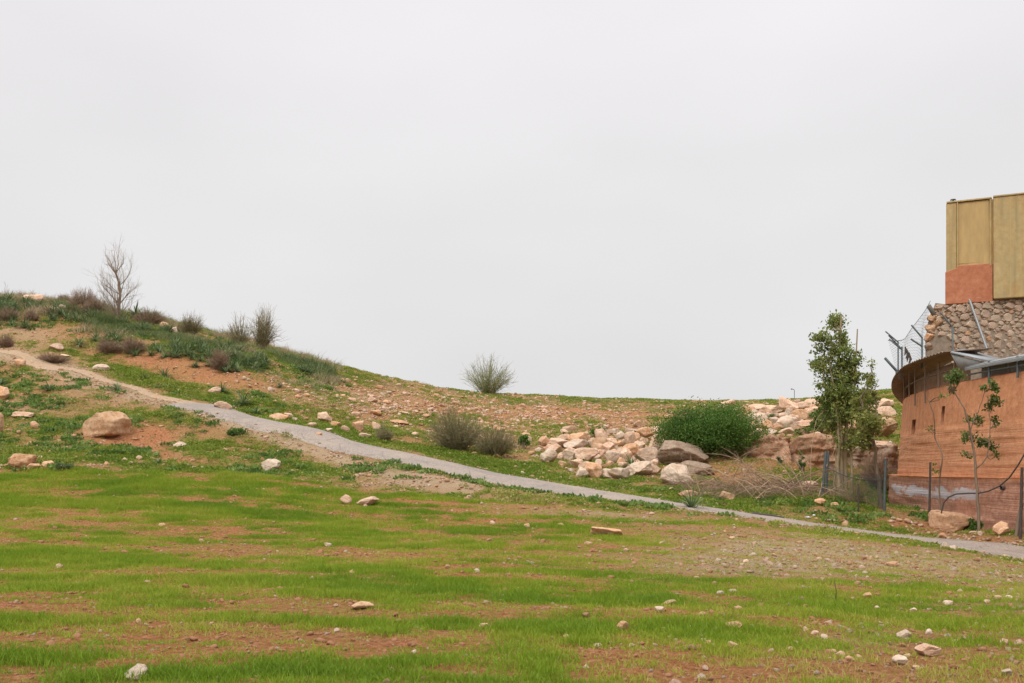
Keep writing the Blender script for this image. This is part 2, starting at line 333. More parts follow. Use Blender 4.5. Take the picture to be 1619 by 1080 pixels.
M['bark_pale'] = plain('pale_dry_bark', (.27,.21,.155), .9, .1, .35, 10, stretch=(1,1,.25))
M['bark_green'] = plain('olive_green_bark', (.30,.24,.145), .9, .1, .3, 10, stretch=(1,1,.3))
M['drytwig'] = plain('dry_branch', (.40,.28,.185), .85, .15, .35, 5)
M['drytwig2'] = plain('dead_brushwood', (.27,.18,.125), .9, .1, .4, 5)
M['thorn'] = leaf_mat('thorny_brown_twigs', [(0,(.19,.125,.085)), (.5,(.32,.22,.15)), (1,(.44,.32,.22))], .1, .9)
M['broom'] = leaf_mat('grey_green_broom_stems', [(0,(.16,.19,.07)), (.5,(.26,.29,.12)), (1,(.42,.37,.20))], .1, .8)
M['broomdry'] = leaf_mat('olive_brown_stems', [(0,(.16,.145,.07)), (.5,(.26,.225,.115)), (1,(.38,.31,.18))], .1, .8)
M['squill'] = leaf_mat('dark_green_strap_leaves', [(0,(.065,.11,.045)), (.5,(.135,.19,.08)), (1,(.26,.31,.14))], .3, .5)
M['bush'] = leaf_mat('dark_green_bush_leaves', [(0,(.035,.085,.015)), (.5,(.08,.17,.027)), (1,(.18,.29,.05))], .35, .55)
M['poplar'] = leaf_mat('olive_green_tree_leaves', [(0,(.09,.13,.03)), (.5,(.22,.275,.07)), (1,(.45,.46,.16))], .45, .5)
M['poplar2'] = leaf_mat('yellow_green_leaves', [(0,(.12,.14,.035)), (.5,(.23,.25,.06)), (1,(.38,.38,.12))], .4, .5)
M['sapling'] = leaf_mat('sapling_leaves', [(0,(.055,.095,.022)), (.5,(.11,.17,.04)), (1,(.20,.26,.08))], .3, .5)
M['fgrass'] = leaf_mat('young_field_grass', [(0,(.15,.25,.018)), (.35,(.22,.32,.022)), (.7,(.33,.375,.04)), (1,(.46,.38,.12))], .35, .6, 'INSTANCER')
M['hgrass'] = leaf_mat('short_hill_grass', [(0,(.10,.18,.018)), (.45,(.19,.26,.03)), (.8,(.29,.31,.06)), (1,(.44,.36,.15))], .3, .7, 'INSTANCER')
M['weed'] = leaf_mat('dark_weed_leaves', [(0,(.08,.15,.03)), (.6,(.16,.25,.05)), (1,(.26,.34,.10))], .3, .6, 'INSTANCER')
M['clod'] = plain('soil_clod', (.30,.155,.088), 1, .05, .4, 20)

# ------------------------------------------------------------------ the ground sheet
th = np.concatenate([np.linspace(-180, -38, 36)[:-1], np.linspace(-38, 38, 700), np.linspace(38, 180, 36)[1:]])
th = np.radians(th); r = np.concatenate([[.05, 1, 2, 3, 4], np.geomspace(5, 100, 430), np.geomspace(100, 2500, 24)[1:]])
TH, RR = np.meshgrid(th, r); gx = (RR*np.sin(TH)).ravel(); gy = (RR*np.cos(TH)).ravel()
gz, (G_, T_, R_, ST_, FL_, RD_, SG_) = full(gx, gy)
nth = len(th); i, j = np.meshgrid(np.arange(len(r)-1), np.arange(nth-1), indexing='ij'); a = (i*nth+j).ravel()
gm = new_mesh('ground', np.stack([gx, gy, gz], 1), np.stack([a, a+nth, a+nth+1, a+1], 1)[:, ::-1], True)
for k, v in (('green', G_), ('tan', T_), ('red', R_), ('field', FL_)): add_attr(gm, k, v)
link('ground', gm, M['ground'], kind='structure')
if gm.polygons[5000].normal.z < 0: gm.flip_normals()

def pick(px, py, lo=5.5, hi=110):
    D = np.geomspace(lo, hi, 900); z = full((px-CX)/F*D, D)[0]; ray = (HY-py)/F*D
    if px > 1445:
        ins = ((px-CX)/F*D-40.0)**2+(D-30.5)**2 < 26.95**2
        if ins.any():
            m_ = max(1, int(np.argmax(ins))); D = D[:m_]; z = z[:m_]; ray = ray[:m_]
    k = np.argmax(z >= ray) if (z >= ray).any() else len(D)-1
    if k == len(D)-1: k = int(np.argmin(ray-z))
    return (px-CX)/F*D[k], D[k], z[k]

# ------------------------------------------------------------------ road and track
def strip(name, pts, half, mt, z0, nacross=8, jit=.12, seed=0):
    t = np.gradient(pts, axis=0); t /= np.hypot(*t.T)[:, None]; nrm = np.stack([-t[:, 1], t[:, 0]], 1)
    s = np.arange(len(pts)); V = []; E = []
    hl = half+(fbm(s*.35, s*0, o=3, s=seed)-.5)*2*jit; hr = half+(fbm(s*.35, s*0+9, o=3, s=seed+5)-.5)*2*jit
    u = np.linspace(-1, 1, nacross+1)
    for k in u:
        w = np.where(k < 0, hl, hr)*k; q = pts+nrm*w[:, None]
        z = base_h(q[:, 0], q[:, 1])+z0*(1-.5*k*k)*(1 if abs(k) < 1 else -.6)
        V.append(np.c_[q, z]); E.append(np.full(len(pts), abs(k)))
    V = np.stack(V, 1).reshape(-1, 3); E = np.stack(E, 1).ravel(); n = nacross+1
    i, j = np.meshgrid(np.arange(len(pts)-1), np.arange(nacross), indexing='ij'); a = (i*n+j).ravel()
    me = new_mesh(name, V, np.stack([a, a+1, a+1+n, a+n], 1), True); add_attr(me, 'edge', E)
    if me.polygons[10].normal.z < 0: me.flip_normals()
    return link(name, me, mt, kind='structure')
rf = resample(rc, .25)
k0 = int(np.argmin(np.hypot(rf[:, 0]-P(335, 650, 41)[0], rf[:, 1]-41)))
strip('road', rf[k0-6:], 1.27, M['asphalt'], .05, jit=.22, seed=4)
strip('dirt_track', rf[:k0+4], .50, M['track'], .03, jit=.3, seed=9)

# ------------------------------------------------------------------ rocks
_ico = {}
def ico(sub):
    if sub not in _ico:
        import bmesh
        bm = bmesh.new(); bmesh.ops.create_icosphere(bm, subdivisions=sub, radius=1)
        _ico[sub] = (np.array([v.co[:] for v in bm.verts]), np.array([[v.index for v in f.verts] for f in bm.faces])); bm.free()
    return _ico[sub]
def rock_mesh(name, size, sub=3, seed=0, cuts=9, rough=.10, boxy=0):
    V, Fc = ico(sub); V = V.copy(); R = np.random.default_rng(seed)
    if boxy: V = np.sign(V)*np.abs(V)**(1-boxy)
    for _ in range(cuts):
        n = R.normal(size=3); n /= np.linalg.norm(n); d = R.uniform(.48, .86)
        s = np.maximum(0, V@n-d); V -= s[:, None]*n*.97
    o = R.uniform(0, 50)
    st = fbm(V[:, 0]*.8+o, V[:, 1]*.8, V[:, 2]*6+o, o=2, s=seed % 53)-.5; V[:, :2] *= (1+st*rough*1.4)[:, None]
    f = fbm(V[:, 0]*1.7+o, V[:, 1]*1.7+o, V[:, 2]*1.7+o, o=5, s=seed % 97)-.5
    V *= (1+f*rough*4.2)[:, None]
    mn, mxx = V.min(0), V.max(0); V = (V-(mn+mxx)/2)/(mxx-mn)*np.array(size)
    return new_mesh(name, V, Fc, sub > 4)
group_counter = {}
def rock(px, py, w, h, kind, label=None, group=None, seed=None, dr=.8, name='rock', cat='rock', sub=None, boxy=0, yaw=0, D=None, cuts=12, sink=.1, rough=.10, dz=0, absz=False):
    if seed is None: seed = int(px*7+py*13) % 9973
    if D is None: x, y, z = pick(px, py)
    else: x, y = (px-CX)/F*D, D; z = (HY-py)/F*D if absz else H(x, y)
    sc = y/F; W_, H_ = w*sc, h*sc*(1+sink)
    me = rock_mesh(name, (W_, W_*dr, H_), sub or (4 if w >= 20 else 3), seed, cuts, rough, boxy)
    o = link(name, me, M[kind]); o.location = (x, y+W_*dr*.4, z+H_*(.5-sink)+dz); o.rotation_euler = (random.uniform(-.06, .06), random.uniform(-.12, .12), yaw)
    o['label'] = label or 'limestone rock lying on the ground'; o['category'] = cat
    if group: o['group'] = group
    return o
M['apricot'] = rock_mat('apricot_sandstone', (.46,.25,.14), (.66,.40,.24), (.80,.56,.38), amt=.15)
CN = {'pink': 'pinkish', 'pale': 'pale cream', 'orange': 'orange-stained', 'tan': 'tan', 'brown': 'grey-brown', 'redrock': 'earthy red'}
def describe(w, h, k): return ('large ' if w > 26 else 'fist-small ' if w < 9 else 'small ' if w < 15 else 'medium ')+('flat ' if h < w*.42 else 'upright ' if h > w*.88 else 'blocky ')+CN[k]
big = [
 (158,693,72,44,'tan','large tan boulder overhanging a scraped patch of red earth'),
 (29,743,48,28,'orange','rounded orange-tan boulder at the left edge where the grass field begins'),
 (69,745,26,16,'tan','small tan rock beside the rounded boulder at the field edge'),
 (49,745,30,12,'tan','low tan rock wedged between the boulder and small rock at the left field edge'),
 (426,747,30,22,'pale','pale pointed boulder alone in green grass below the road'),
 (578,801,40,15,'pink','low pinkish double-humped rock in the green field, right one of the pair'),
 (546,798,18,16,'pink','small rounded pinkish rock left of the double-humped field rock'),
 (210,1078,40,24,'pale','whitish rock in the grass at the bottom left corner'),
 (960,847,52,11,'orange','long flat orange stone slab lying in the middle of the field'),
 (573,965,36,12,'tan','flat tan rock in the field just above a dark grass strip'),
 (1162,998,30,14,'tan','flat tan stone in short grass at the lower right of the field'),
 (1472,1039,40,19,'pink','pinkish angular rock near the bottom right corner of the field'),
 (1431,1013,24,16,'pale','rounded pale stone above the angular rock at lower right'),
 (1425,1052,26,15,'pale','pale lichen-spotted stone at the bottom right between clods'),
 (985,998,20,15,'tan','upright tan stone in grass right of the image centre bottom'),
 (1044,969,16,9,'pale','pale flat stone beside a tan one in the central field'),
 (1060,959,22,9,'tan','tan wedge stone just behind a pale stone in the central field'),
 (1373,948,16,11,'orange','small rounded orange stone in the field below the gravel patch'),
 (1415,896,22,8,'tan','flat stone on the dry gravel patch below the right end of the road'),
 (30,662,42,12,'pink','flat grey-pink slab at the left edge of the slope'),
 (53,679,16,14,'orange','small peaked orange rock below the flat slab at the left edge'),
 (28,581,18,14,'orange','round orange rock just below the dirt track at far left'),
 (1,636,22,26,'orange','orange boulder cut by the left edge of the picture'),
 (-2,686,12,34,'tan','upright boulder just inside the left border under the orange one'),
 (157,588,26,13,'pale','pale flat-topped rock beside the dirt track'),
 (283,709,22,11,'pale','pale flat stone right of the red scrape'),
 (351,648,28,14,'pink','pinkish rock at the upper edge where the asphalt starts'),
 (338,624,20,12,'pink','angular pink rock with white chips on the slope above the road start'),
 (428,621,11,9,'pale','lone pale pebble-shaped rock on the slope above the road'),
 (283,620,8,5,'pale','tiny pale stone above the track'),
 (45,480,38,17,'pink','long pink rock on the skyline at far left'),
 (124,495,24,19,'tan','rounded tan boulder on the skyline beside the brown thorn shrub'),
 (83,500,22,15,'pale','pale rock on the crest below the rounded boulder'),
 (101,494,18,11,'pale','grey-white rock just left of the rounded skyline boulder'),
 (274,529,18,13,'pale','pale rock on the crest right of the bare tree'),
 (258,520,14,11,'tan','small tan rock on the crest next to the pale one'),
 (85,556,24,15,'pink','pink rock above the dirt track on bare ground'),
 (98,567,20,7,'pink','flat pink slab above the dirt track'),
 (1519,842,66,34,'apricot','large rectangular orange sandstone boulder in front of the curved wall'),
 (1588,848,29,22,'apricot','smaller notched orange boulder right of the rectangular one'),
 (1540,846,13,6,'pink','small stone at the foot of the rectangular orange boulder'),
 (1494,853,15,10,'orange','orange stone beside the road in front of the rectangular boulder'),
 (1299,800,20,12,'orange','orange rock in grass left of the tree trunks'),
 (1321,803,13,9,'orange','small orange rock at the foot of the tree trunks'),
 (1423,826,10,7,'tan','small peaked stone on red earth before the wall'),
 (1411,827,12,4,'pink','thin flat stone on red earth before the wall'),
 (868,733,25,22,'pale','pale triangular rock standing apart at the left of the rubble'),
 (862,708,20,18,'orange','orange rock at the upper left corner of the rubble'),
 (884,709,36,15,'pink','long pink rock at the upper left of the rubble'),
 (916,704,33,18,'orange','broad orange-faced slab at the top of the rubble'),
 (896,729,27,15,'pale','rounded pale rock in the left of the rubble'),
 (927,730,40,20,'pink','big flat-topped pink rock at the heart of the rubble'),
 (938,757,26,24,'orange','orange pyramid-shaped rock at the front of the rubble'),
 (921,757,18,17,'pale','white chunk leaning on the orange pyramid-shaped rock'),
 (952,698,21,19,'pink','upright pink block at the top middle of the rubble'),
 (980,760,34,19,'pale','pale dome rock half hidden under a strap-leaf plant'),
 (1011,753,40,22,'pale','long pale slab at the front right of the rubble'),
 (1034,750,26,15,'pink','pink rock butted against the right end of the long pale slab'),
 (1038,714,22,25,'pink','tall pinkish rock at the left foot of the green bush'),
 (1030,735,44,26,'brown','grey-brown boulder between the rubble and the great grey one'),
 (1082,742,88,42,'brown','great grey-brown weathered boulder under the green bush'),
 (1103,752,62,22,'brown','low brown rock shelf below the great grey boulder'),
 (1073,769,54,38,'pale','large pale wedge-shaped boulder in front of the green bush'),
 (1090,788,34,13,'redrock','low reddish rock among the twigs near the road'),
 (1151,793,28,17,'tan','tan rock at the lower edge of the dry brushwood'),
 (1281,773,33,13,'pink','flat pinkish rock ledge right of the dry brushwood'),
 (1151,649,26,15,'pink','pink rock on the ridge left of the upper rubble, behind the bush'),
 (1248,653,30,23,'pink','tallest pink block on the ridge under the distant lamp post'),
 (1223,656,36,15,'pink','wide pink rock left of the tallest ridge block'),
 (1271,652,32,15,'pink','smooth pink slab right of the tallest ridge block'),
 (1245,678,38,19,'pale','large pale rounded rock at the front of the upper rubble'),
 (1266,665,24,17,'tan','tan cube-like rock above the pale rounded one'),
 (1215,681,19,17,'orange','orange wedge rock at the front left of the upper rubble'),
 (1402,646,24,14,'pink','pink rock beside the curved wall, topmost of its stack'),
 (1404,661,30,17,'pink','pink rock under the topmost one beside the curved wall'),
 (1398,694,52,32,'tan','big bulging tan boulder between the tree and the curved wall'),
 (1392,714,62,16,'pink','flat pinkish rock bench beneath the bulging boulder'),
 (1372,664,34,22,'pink','pink boulder partly hidden by leaves between tree and curved wall'),
 (1362,690,40,24,'tan','tan boulder behind the yellow-green tree crown'),
 (513,669,24,18,'pink','pinkish angular rock above the road, left of the twin peaks'),
 (565,683,20,18,'orange','orange pointed rock above the road'),
 (595,683,14,16,'pink','pink pointed rock right of the orange pointed one above the road'),
 (575,693,22,9,'pink','flat pink rock below the two pointed ones'),
 (438,666,32,13,'orange','low orange-pink rock just above the road, leftmost of its row'),
 (592,658,22,9,'orange','orange flat rock high on the stony slope'),
 (632,671,34,7,'orange','long thin orange slab on the stony slope'),
 (589,637,16,8,'pink','pink wedge rock high on the stony slope'),
 (785,724,12,8,'orange','small orange stone below the wispy shrub'),
]
for q in big:
    px, py, w, h, k, lab = q
    _q = 1.12 if 640 < py < 765 and px > 850 else 1
    rock(px, py, w*_q, h*_q, k, lab, name='boulder' if w >= 24 else 'rock', cat='boulder' if w >= 24 else 'rock',
         boxy=.5 if px == 1519 else .6 if px == 960 else .3 if px in (952, 1266) else 0, dr=1.0 if w > 60 else .8, sub=5 if w >= 40 else None, seed=77 if px == 1519 else None, cuts=4 if px == 1519 else 2 if px == 960 else 6 if px in (158, 29, 1082) else 12)
LAND = {0: [('the pale triangular rock',868,726),('the broad orange-faced slab',916,697),('the big flat-topped pink rock',927,722),('the orange pyramid-shaped rock',938,746),('the upright pink block',952,690),('the drooping strap-leaved plant',1000,742),('the long pale slab',1011,745),('the tall pinkish rock',1038,703)],
 1: [('the green bush',1140,670),('the tallest ridge block',1248,642),('the pale rounded ridge rock',1245,670),('the orange ridge wedge',1215,674),('the smooth pink ridge slab',1271,645),('the tan cube-like rock',1266,657),('the tall tree',1330,650)],
 2: [('the road start',340,646),('the orange pointed rock',565,675),('the pink pointed rock',595,677),('the long thin orange slab',632,668),('the wispy olive shrub',722,690),('the skyline broom shrub',771,600),('the angular pinkish roadside rock',513,660),('the lone skyline hill edge',525,590)],
 3: [('the double-humped field rock',578,795),('the long flat orange slab',960,843),('the flat tan field rock',573,960),('the whitish corner rock',210,1068),('the pinkish corner rock',1472,1030),('the flat tan lower-right stone',1162,993),('the upright tan stone',985,990),('the small orange gravel-edge rock',1373,943),('the field edge boulder',29,732),('the pale pointed boulder',426,738),('the rounded pale stone',1431,1005)],
 4: [('the long skyline rock',45,475),('the rounded skyline boulder',124,487),('the bare tree',187,480),('the brown bank shrubs',190,550),('the pale crest rock',274,524),('the left broom shrub',380,530),('the taller broom shrub',413,530),('the red bank',300,585),('the bank-hanging thorn shrub',346,575),('the crest tail end',490,580)]}
_seen = {}
def side(px, py, gi, what):
    best = min(LAND[gi], key=lambda q: (px-q[1])**2+((py-q[2])*1.6)**2); dx, dy = px-best[1], py-best[2]
    d = (('left of' if dx < 0 else 'right of') if abs(dx) > 1.8*abs(dy) else ('above' if dy < 0 else 'below') if abs(dy) > 1.8*abs(dx) else ('up-' if dy < 0 else 'down-')+('left of' if dx < 0 else 'right of'))
    far = math.hypot(dx, dy*1.4); c = ('right beside, ' if False else '')
    m = 'just ' if far < 14 else '' if far < 45 else 'well ' if far < 110 else 'far '
    return what+' '+m+d+' '+best[0]
RPILE = ('in the rubble left of the green bush', 'rubble left of the green bush')
RUP = ('in the rubble on the ridge right of the bush', 'rubble on the ridge')
ROADR = ('on the stony slope above the road', 'stones above the road')
FLD = ('lying in the green field', 'stones in the field')
small = [(892,698,18,8,'pink',0),(876,719,22,13,'pink',0),(913,714,34,15,'pale',0),(913,740,22,11,'pink',0),(927,744,20,10,'pink',0),(949,711,24,15,'tan',0),(966,707,18,11,'pink',0),
 (961,718,18,15,'pink',0),(952,716,10,11,'orange',0),(970,734,20,16,'pale',0),(973,717,12,8,'pink',0),(981,707,12,8,'orange',0),(997,704,15,18,'pink',0),(1001,721,30,15,'orange',0),
 (990,732,16,17,'pink',0),(1010,712,18,11,'pink',0),(1023,692,26,13,'orange',0),(1009,676,12,8,'pink',0),(1000,687,18,7,'pale',0),(969,687,16,7,'pale',0),(902,683,22,7,'pink',0),(893,686,12,6,'pink',0),
 (960,757,20,12,'pale',0),(947,738,10,9,'pale',0),(941,722,12,10,'pink',0),(984,720,12,9,'pale',0),(975,725,10,8,'orange',0),(1019,704,12,9,'pink',0),(1002,697,10,7,'pink',0),(851,716,10,6,'pale',0),(935,706,12,8,'pale',0),(962,727,9,7,'pink',0),(1005,733,14,8,'brown',0),(832,693,14,7,'orange',0),(938,700,12,6,'pink',0),(1016,722,10,7,'orange',0),(1040,686,16,9,'pink',0),(958,678,7,5,'pale',0),
 (943,731,14,10,'pink',0),(903,720,14,10,'pink',0),(957,743,12,7,'redrock',0),(985,742,12,8,'pink',0),(997,741,10,7,'tan',0),(890,740,9,5,'orange',0),(903,748,8,5,'pale',0),
 (1179,660,17,13,'orange',1),(1165,653,9,7,'pale',1),(1196,653,26,11,'pink',1),(1192,659,12,9,'pale',1),(1286,643,20,10,'pink',1),(1203,677,24,18,'pale',1),(1229,680,16,9,'redrock',1),(1207,665,18,10,'pink',1),
 (1227,665,10,9,'pale',1),(1277,677,22,9,'pink',1),(1217,663,10,8,'pale',1),(1280,660,16,11,'tan',1),(1200,690,18,9,'pink',1),(1224,688,14,8,'pale',1),(1246,688,20,9,'pink',1),(1272,690,18,8,'redrock',1),(1295,694,16,8,'pink',1),(1310,698,16,8,'tan',1),(1236,694,10,6,'tan',1),(1185,668,14,9,'pink',1),(1208,650,18,8,'pink',1),(1236,664,14,9,'pink',1),(1256,668,12,9,'pink',1),(1170,664,12,7,'pink',1),(1293,672,14,9,'tan',1),
 (1194,672,12,9,'redrock',1),(1290,655,16,9,'pink',1),(1262,640,12,6,'pink',1),(1240,643,16,7,'pale',1),(1262,683,18,7,'redrock',1),(1300,690,20,8,'redrock',1),(1385,656,20,12,'pink',1),(1374,664,14,9,'pale',1),(1370,684,16,10,'pink',1),
 (455,663,14,9,'pink',2),(466,668,10,6,'pale',2),(493,677,14,8,'pink',2),(530,677,16,9,'orange',2),(545,684,14,9,'pink',2),(520,684,10,6,'pale',2),(504,691,9,6,'orange',2),(561,660,14,7,'pink',2),(556,636,12,6,'pink',2),(610,640,9,6,'orange',2),
 (470,630,8,5,'orange',2),(484,628,11,5,'orange',2),(469,621,9,5,'pale',2),(538,604,12,6,'orange',2),(549,606,12,7,'pink',2),(600,615,12,5,'orange',2),(615,624,9,5,'pale',2),(640,656,10,5,'pink',2),(672,662,12,6,'orange',2),(700,680,14,6,'orange',2),(655,690,12,6,'pink',2),
 (680,650,10,5,'pale',2),(720,640,10,5,'orange',2),(750,650,12,5,'pink',2),(790,685,16,9,'orange',2),(783,683,12,9,'orange',2),(835,698,12,7,'pink',2),(826,706,10,6,'pale',2),(630,612,9,5,'pink',2),(690,628,10,5,'orange',2),(640,625,9,4,'pink',2),
 (317,859,12,7,'pale',3),(93,898,11,7,'pink',3),(218,987,10,9,'tan',3),(333,990,8,6,'pale',3),(255,833,11,6,'orange',3),(518,866,12,8,'pale',3),(556,908,10,7,'pale',3),(654,1036,9,7,'pale',3),(680,860,7,5,'pale',3),(708,900,9,6,'pale',3),(754,906,9,7,'pale',3),
 (779,829,9,6,'pink',3),(833,834,10,6,'tan',3),(767,994,20,7,'tan',3),(532,1000,10,7,'pale',3),(886,833,12,6,'tan',3),(1050,1000,12,8,'tan',3),(1093,996,10,6,'pale',3),(1110,975,14,6,'tan',3),(1140,940,13,6,'pale',3),(1160,938,18,6,'pale',3),(930,862,14,5,'tan',3),
 (1103,917,10,5,'pink',3),(990,873,9,6,'pink',3),(1130,925,9,6,'redrock',3),(1290,1005,14,7,'pink',3),(1305,1012,12,8,'pale',3),(1275,998,10,6,'pink',3),(1250,1030,14,7,'pale',3),(1330,1040,16,9,'pink',3),(1345,1046,14,8,'pale',3),(1360,1043,12,7,'pink',3),(1318,1034,12,7,'tan',3),
 (1500,958,16,8,'pale',3),(1445,968,12,6,'pale',3),(1470,1003,12,8,'pale',3),(1580,950,14,8,'pink',3),(1597,948,12,7,'pale',3),(1562,955,10,6,'pink',3),(1590,1020,14,9,'pink',3),(1595,1068,18,10,'pale',3),(1435,1040,10,6,'pale',3),(1450,1060,12,8,'pink',3),(1168,967,16,8,'tan',3),(1387,964,8,5,'pale',3),
 (1350,950,9,6,'pink',3),(1315,948,12,6,'pale',3),(1225,880,10,5,'tan',3),(1265,860,9,5,'tan',3),(1180,890,10,5,'pink',3),(1545,990,10,6,'pale',3),(1240,1000,9,6,'pale',3),(1000,1024,12,6,'pale',3),(945,1025,14,6,'pale',3),(927,1058,10,7,'pale',3),(895,1012,10,8,'tan',3),(1120,1020,12,7,'tan',3),(1160,1023,18,8,'orange',3),(1128,1024,8,6,'pale',3),
 (196,730,10,6,'pink',3),(219,727,9,7,'pink',3),(63,726,8,6,'pink',3),(1146,843,6,5,'pale',3),(1158,853,9,5,'pink',3)]
_r = np.random.default_rng(321)
for _k in range(62):
    if _k < 40: _x = _r.uniform(866, 1042); _y = _r.uniform(694, 742)-.04*(_x-950)
    else: _x = _r.uniform(1160, 1300); _y = _r.uniform(652, 684)
    _w = _r.uniform(7, 15); small.append((round(_x), round(_y), round(_w), round(_w*_r.uniform(.55, .9)), ('pink', 'pale', 'orange', 'pink', 'tan')[_r.integers(5)], 0 if _k < 40 else 1))
for px, py, w, h, k, gi in small:
    pl, gr = (RPILE, RUP, ROADR, FLD)[gi]
    _q = (1.28, 1.3, 1.12, 1.0)[gi]; rock(px, py, w*_q, h*_q*1.05, 'tan' if (gi == 3 and k == 'pale' and (px*31+py) % 3 == 0) else k, side(px, py, gi, describe(w, h, 'tan' if (gi == 3 and k == 'pale' and (px*31+py) % 3 == 0) else k)+' rock'), gr, sink=.25 if gi == 3 else .1)
# the cut rock ledge right of the bush: one ragged face with a broken top, running behind the trees
def ledge(px0, px1, D0, D1, top, foot, label, seed, k='redrock', nu=150, nv=60, back=5.5):
    R = np.random.default_rng(seed); u = np.linspace(0, 1, nu); PX = px0+(px1-px0)*u; DD = D0+(D1-D0)*u
    tz = (HY-np.interp(u, [p[0] for p in top], [p[1] for p in top]))/F*DD; fz = (HY-foot)/F*DD-.5
    X = (PX-CX)/F*DD; rows = []
    for j in range(nv+18):
        if j <= nv: v = j/nv; z = fz+(tz-fz)*v; y = DD+.45*v**1.5
        else: w = (j-nv)/18; v = 1; z = tz+.05*w-.35*w*w; y = DD+.45+back*w
        x = X+(y-DD)*.35
        strat = fbm(x*.5+seed, z*3.2, o=3, s=seed)-.5; blk = fbm(x*.75+seed, z*.8, y*.3, o=4, s=seed+3)-.5; fine = fbm(x*3, z*4, y*3, o=3, s=seed+5)-.5
        joint = -np.minimum(np.abs(((x*.62+.25*np.sin(z*2)+seed) % 1)-.5), .10)*-1.6
        e = np.minimum(np.minimum(u, 1-u)*9, 1)
        y = y-(strat*.55+blk*1.5+fine*.28)*(1 if j <= nv else .3)+(1-e)*1.3
        z = z+(blk*.55+fine*.2)*(v**3)-(1-e)*.5*v
        rows.append(np.stack([x, y, z], 1))
    V = np.vstack(rows); n = len(rows); i, j = np.meshgrid(np.arange(n-1), np.arange(nu-1), indexing='ij'); a = (i*nu+j).ravel()
    c = V.mean(0); o = link('rock_outcrop', new_mesh('rock_outcrop', V-c, np.stack([a, a+1, a+nu+1, a+nu], 1)), M[k], label=label, category='rock outcrop'); o.location = tuple(c)
ledge(1140, 1262, 42.5, 41.5, [(0,716),(.3,704),(.6,690),(1,688)], 762, 'earthy rock face with pale nodules right below the green bush and ridge rubble', 201)
ledge(1250, 1334, 41.2, 40.6, [(0,688),(.4,690),(.8,694),(1,702)], 766, 'jutting right part of the rock face with a thin overhanging top above the brushwood', 202)
ledge(1326, 1432, 41.6, 43.5, [(0,716),(.3,708),(.7,704),(1,706)], 772, 'shadowed rock bank behind the tree trunks reaching the curved wall', 203, 'brown')

# ------------------------------------------------------------------ plants
class Tubes:
    def __init__(s): s.V = []; s.F = []; s.T = []; s.n = 0
    def add(s, pts, radii, sides=4, tint=.5):
        pts = np.asarray(pts, float); m = len(pts); radii = np.asarray(radii, float)
        if radii.ndim == 0: radii = np.full(m, float(radii))
        t = np.gradient(pts, axis=0); t /= np.linalg.norm(t, axis=1)[:, None]+1e-9
        ref = np.array([0, 0, 1.]) if abs(t[:, 2]).mean() < .8 else np.array([1., 0, 0])
        u = np.cross(t, ref); u /= np.linalg.norm(u, axis=1)[:, None]+1e-9; v = np.cross(t, u)
        a = np.arange(sides)*2*math.pi/sides
        R = pts[:, None]+radii[:, None, None]*(np.cos(a)[None, :, None]*u[:, None]+np.sin(a)[None, :, None]*v[:, None])
        s.V.append(R.reshape(-1, 3)); i, j = np.meshgrid(np.arange(m-1), np.arange(sides), indexing='ij')
        b = s.n+i*sides; q = np.stack([b+j, b+(j+1) % sides, b+sides+(j+1) % sides, b+sides+j], -1).reshape(-1, 4)
        s.F.append(q); s.T.append(np.full(m*sides, tint)); s.n += m*sides
        if sides > 2:
            s.F.append(np.array([[s.n-sides, s.n-sides+1, s.n-sides+2, s.n-sides+(3 % sides)]])) if sides == 4 else None
    def obj(s, name, mt, parent=None, smooth=True, **p):
        me = new_mesh(name, np.vstack(s.V), np.vstack(s.F), smooth); add_attr(me, 'tint', np.concatenate(s.T)); return link(name, me, mt, parent, **p)
def leaves_mesh(name, P_, size, R, up=.2, aspect=.55, tint=None):
    """folded diamond leaves at the points P_"""
    n = len(P_); sz = size*R.uniform(.6, 1.3, n)[:, None]
    a = R.normal(size=(n, 3)); a[:, 2] += up; a /= np.linalg.norm(a, axis=1)[:, None]
    b = np.cross(a, R.normal(size=(n, 3))); b /= np.linalg.norm(b, axis=1)[:, None]; c = np.cross(a, b)
    V = np.stack([P_, P_+a*sz*.5+b*sz*aspect*.5+c*sz*.1, P_+a*sz, P_+a*sz*.5-b*sz*aspect*.5+c*sz*.1], 1).reshape(-1, 3)
    me = new_mesh(name, V, np.arange(4*n).reshape(-1, 4))
    if tint is None: tint = R.uniform(0, 1, n)
    add_attr(me, 'tint', np.repeat(np.clip(tint, 0, 1), 4)); return me
def curve_pts(p0, d0, L, n, R, bend=.15, grav=0, up=0):
    p = [np.array(p0, float)]; d = np.array(d0, float); d /= np.linalg.norm(d)
    for _ in range(n):
        d = d+R.normal(size=3)*bend; d[2] += up-grav; d /= np.linalg.norm(d); p.append(p[-1]+d*L/n)
    return np.array(p), d
def grow(T, p0, d0, L, r, depth, R, tips, bend=.12, up=.03, split=3, spread=.6, ratio=.68, tint=.5, sides=5, taper=.6):
    p, d = curve_pts(p0, d0, L, 5, R, bend, 0, up)
    T.add(p, np.linspace(r, r*taper, len(p)), sides if r > .012 else 3, tint)
    if depth == 0: tips.append(p); return
    tips.append(p[2:])
    for k in range(split):
        i = len(p)-1 if k == 0 else R.integers(2, len(p))
        nd = d+R.normal(size=3)*spread*(.45 if k == 0 else 1); nd[2] += .12
        grow(T, p[i], nd, L*ratio*R.uniform(.75, 1.2), r*taper*(.9 if k == 0 else .65), depth-1, R, tips, bend, up, split, spread, ratio, tint, sides, taper)

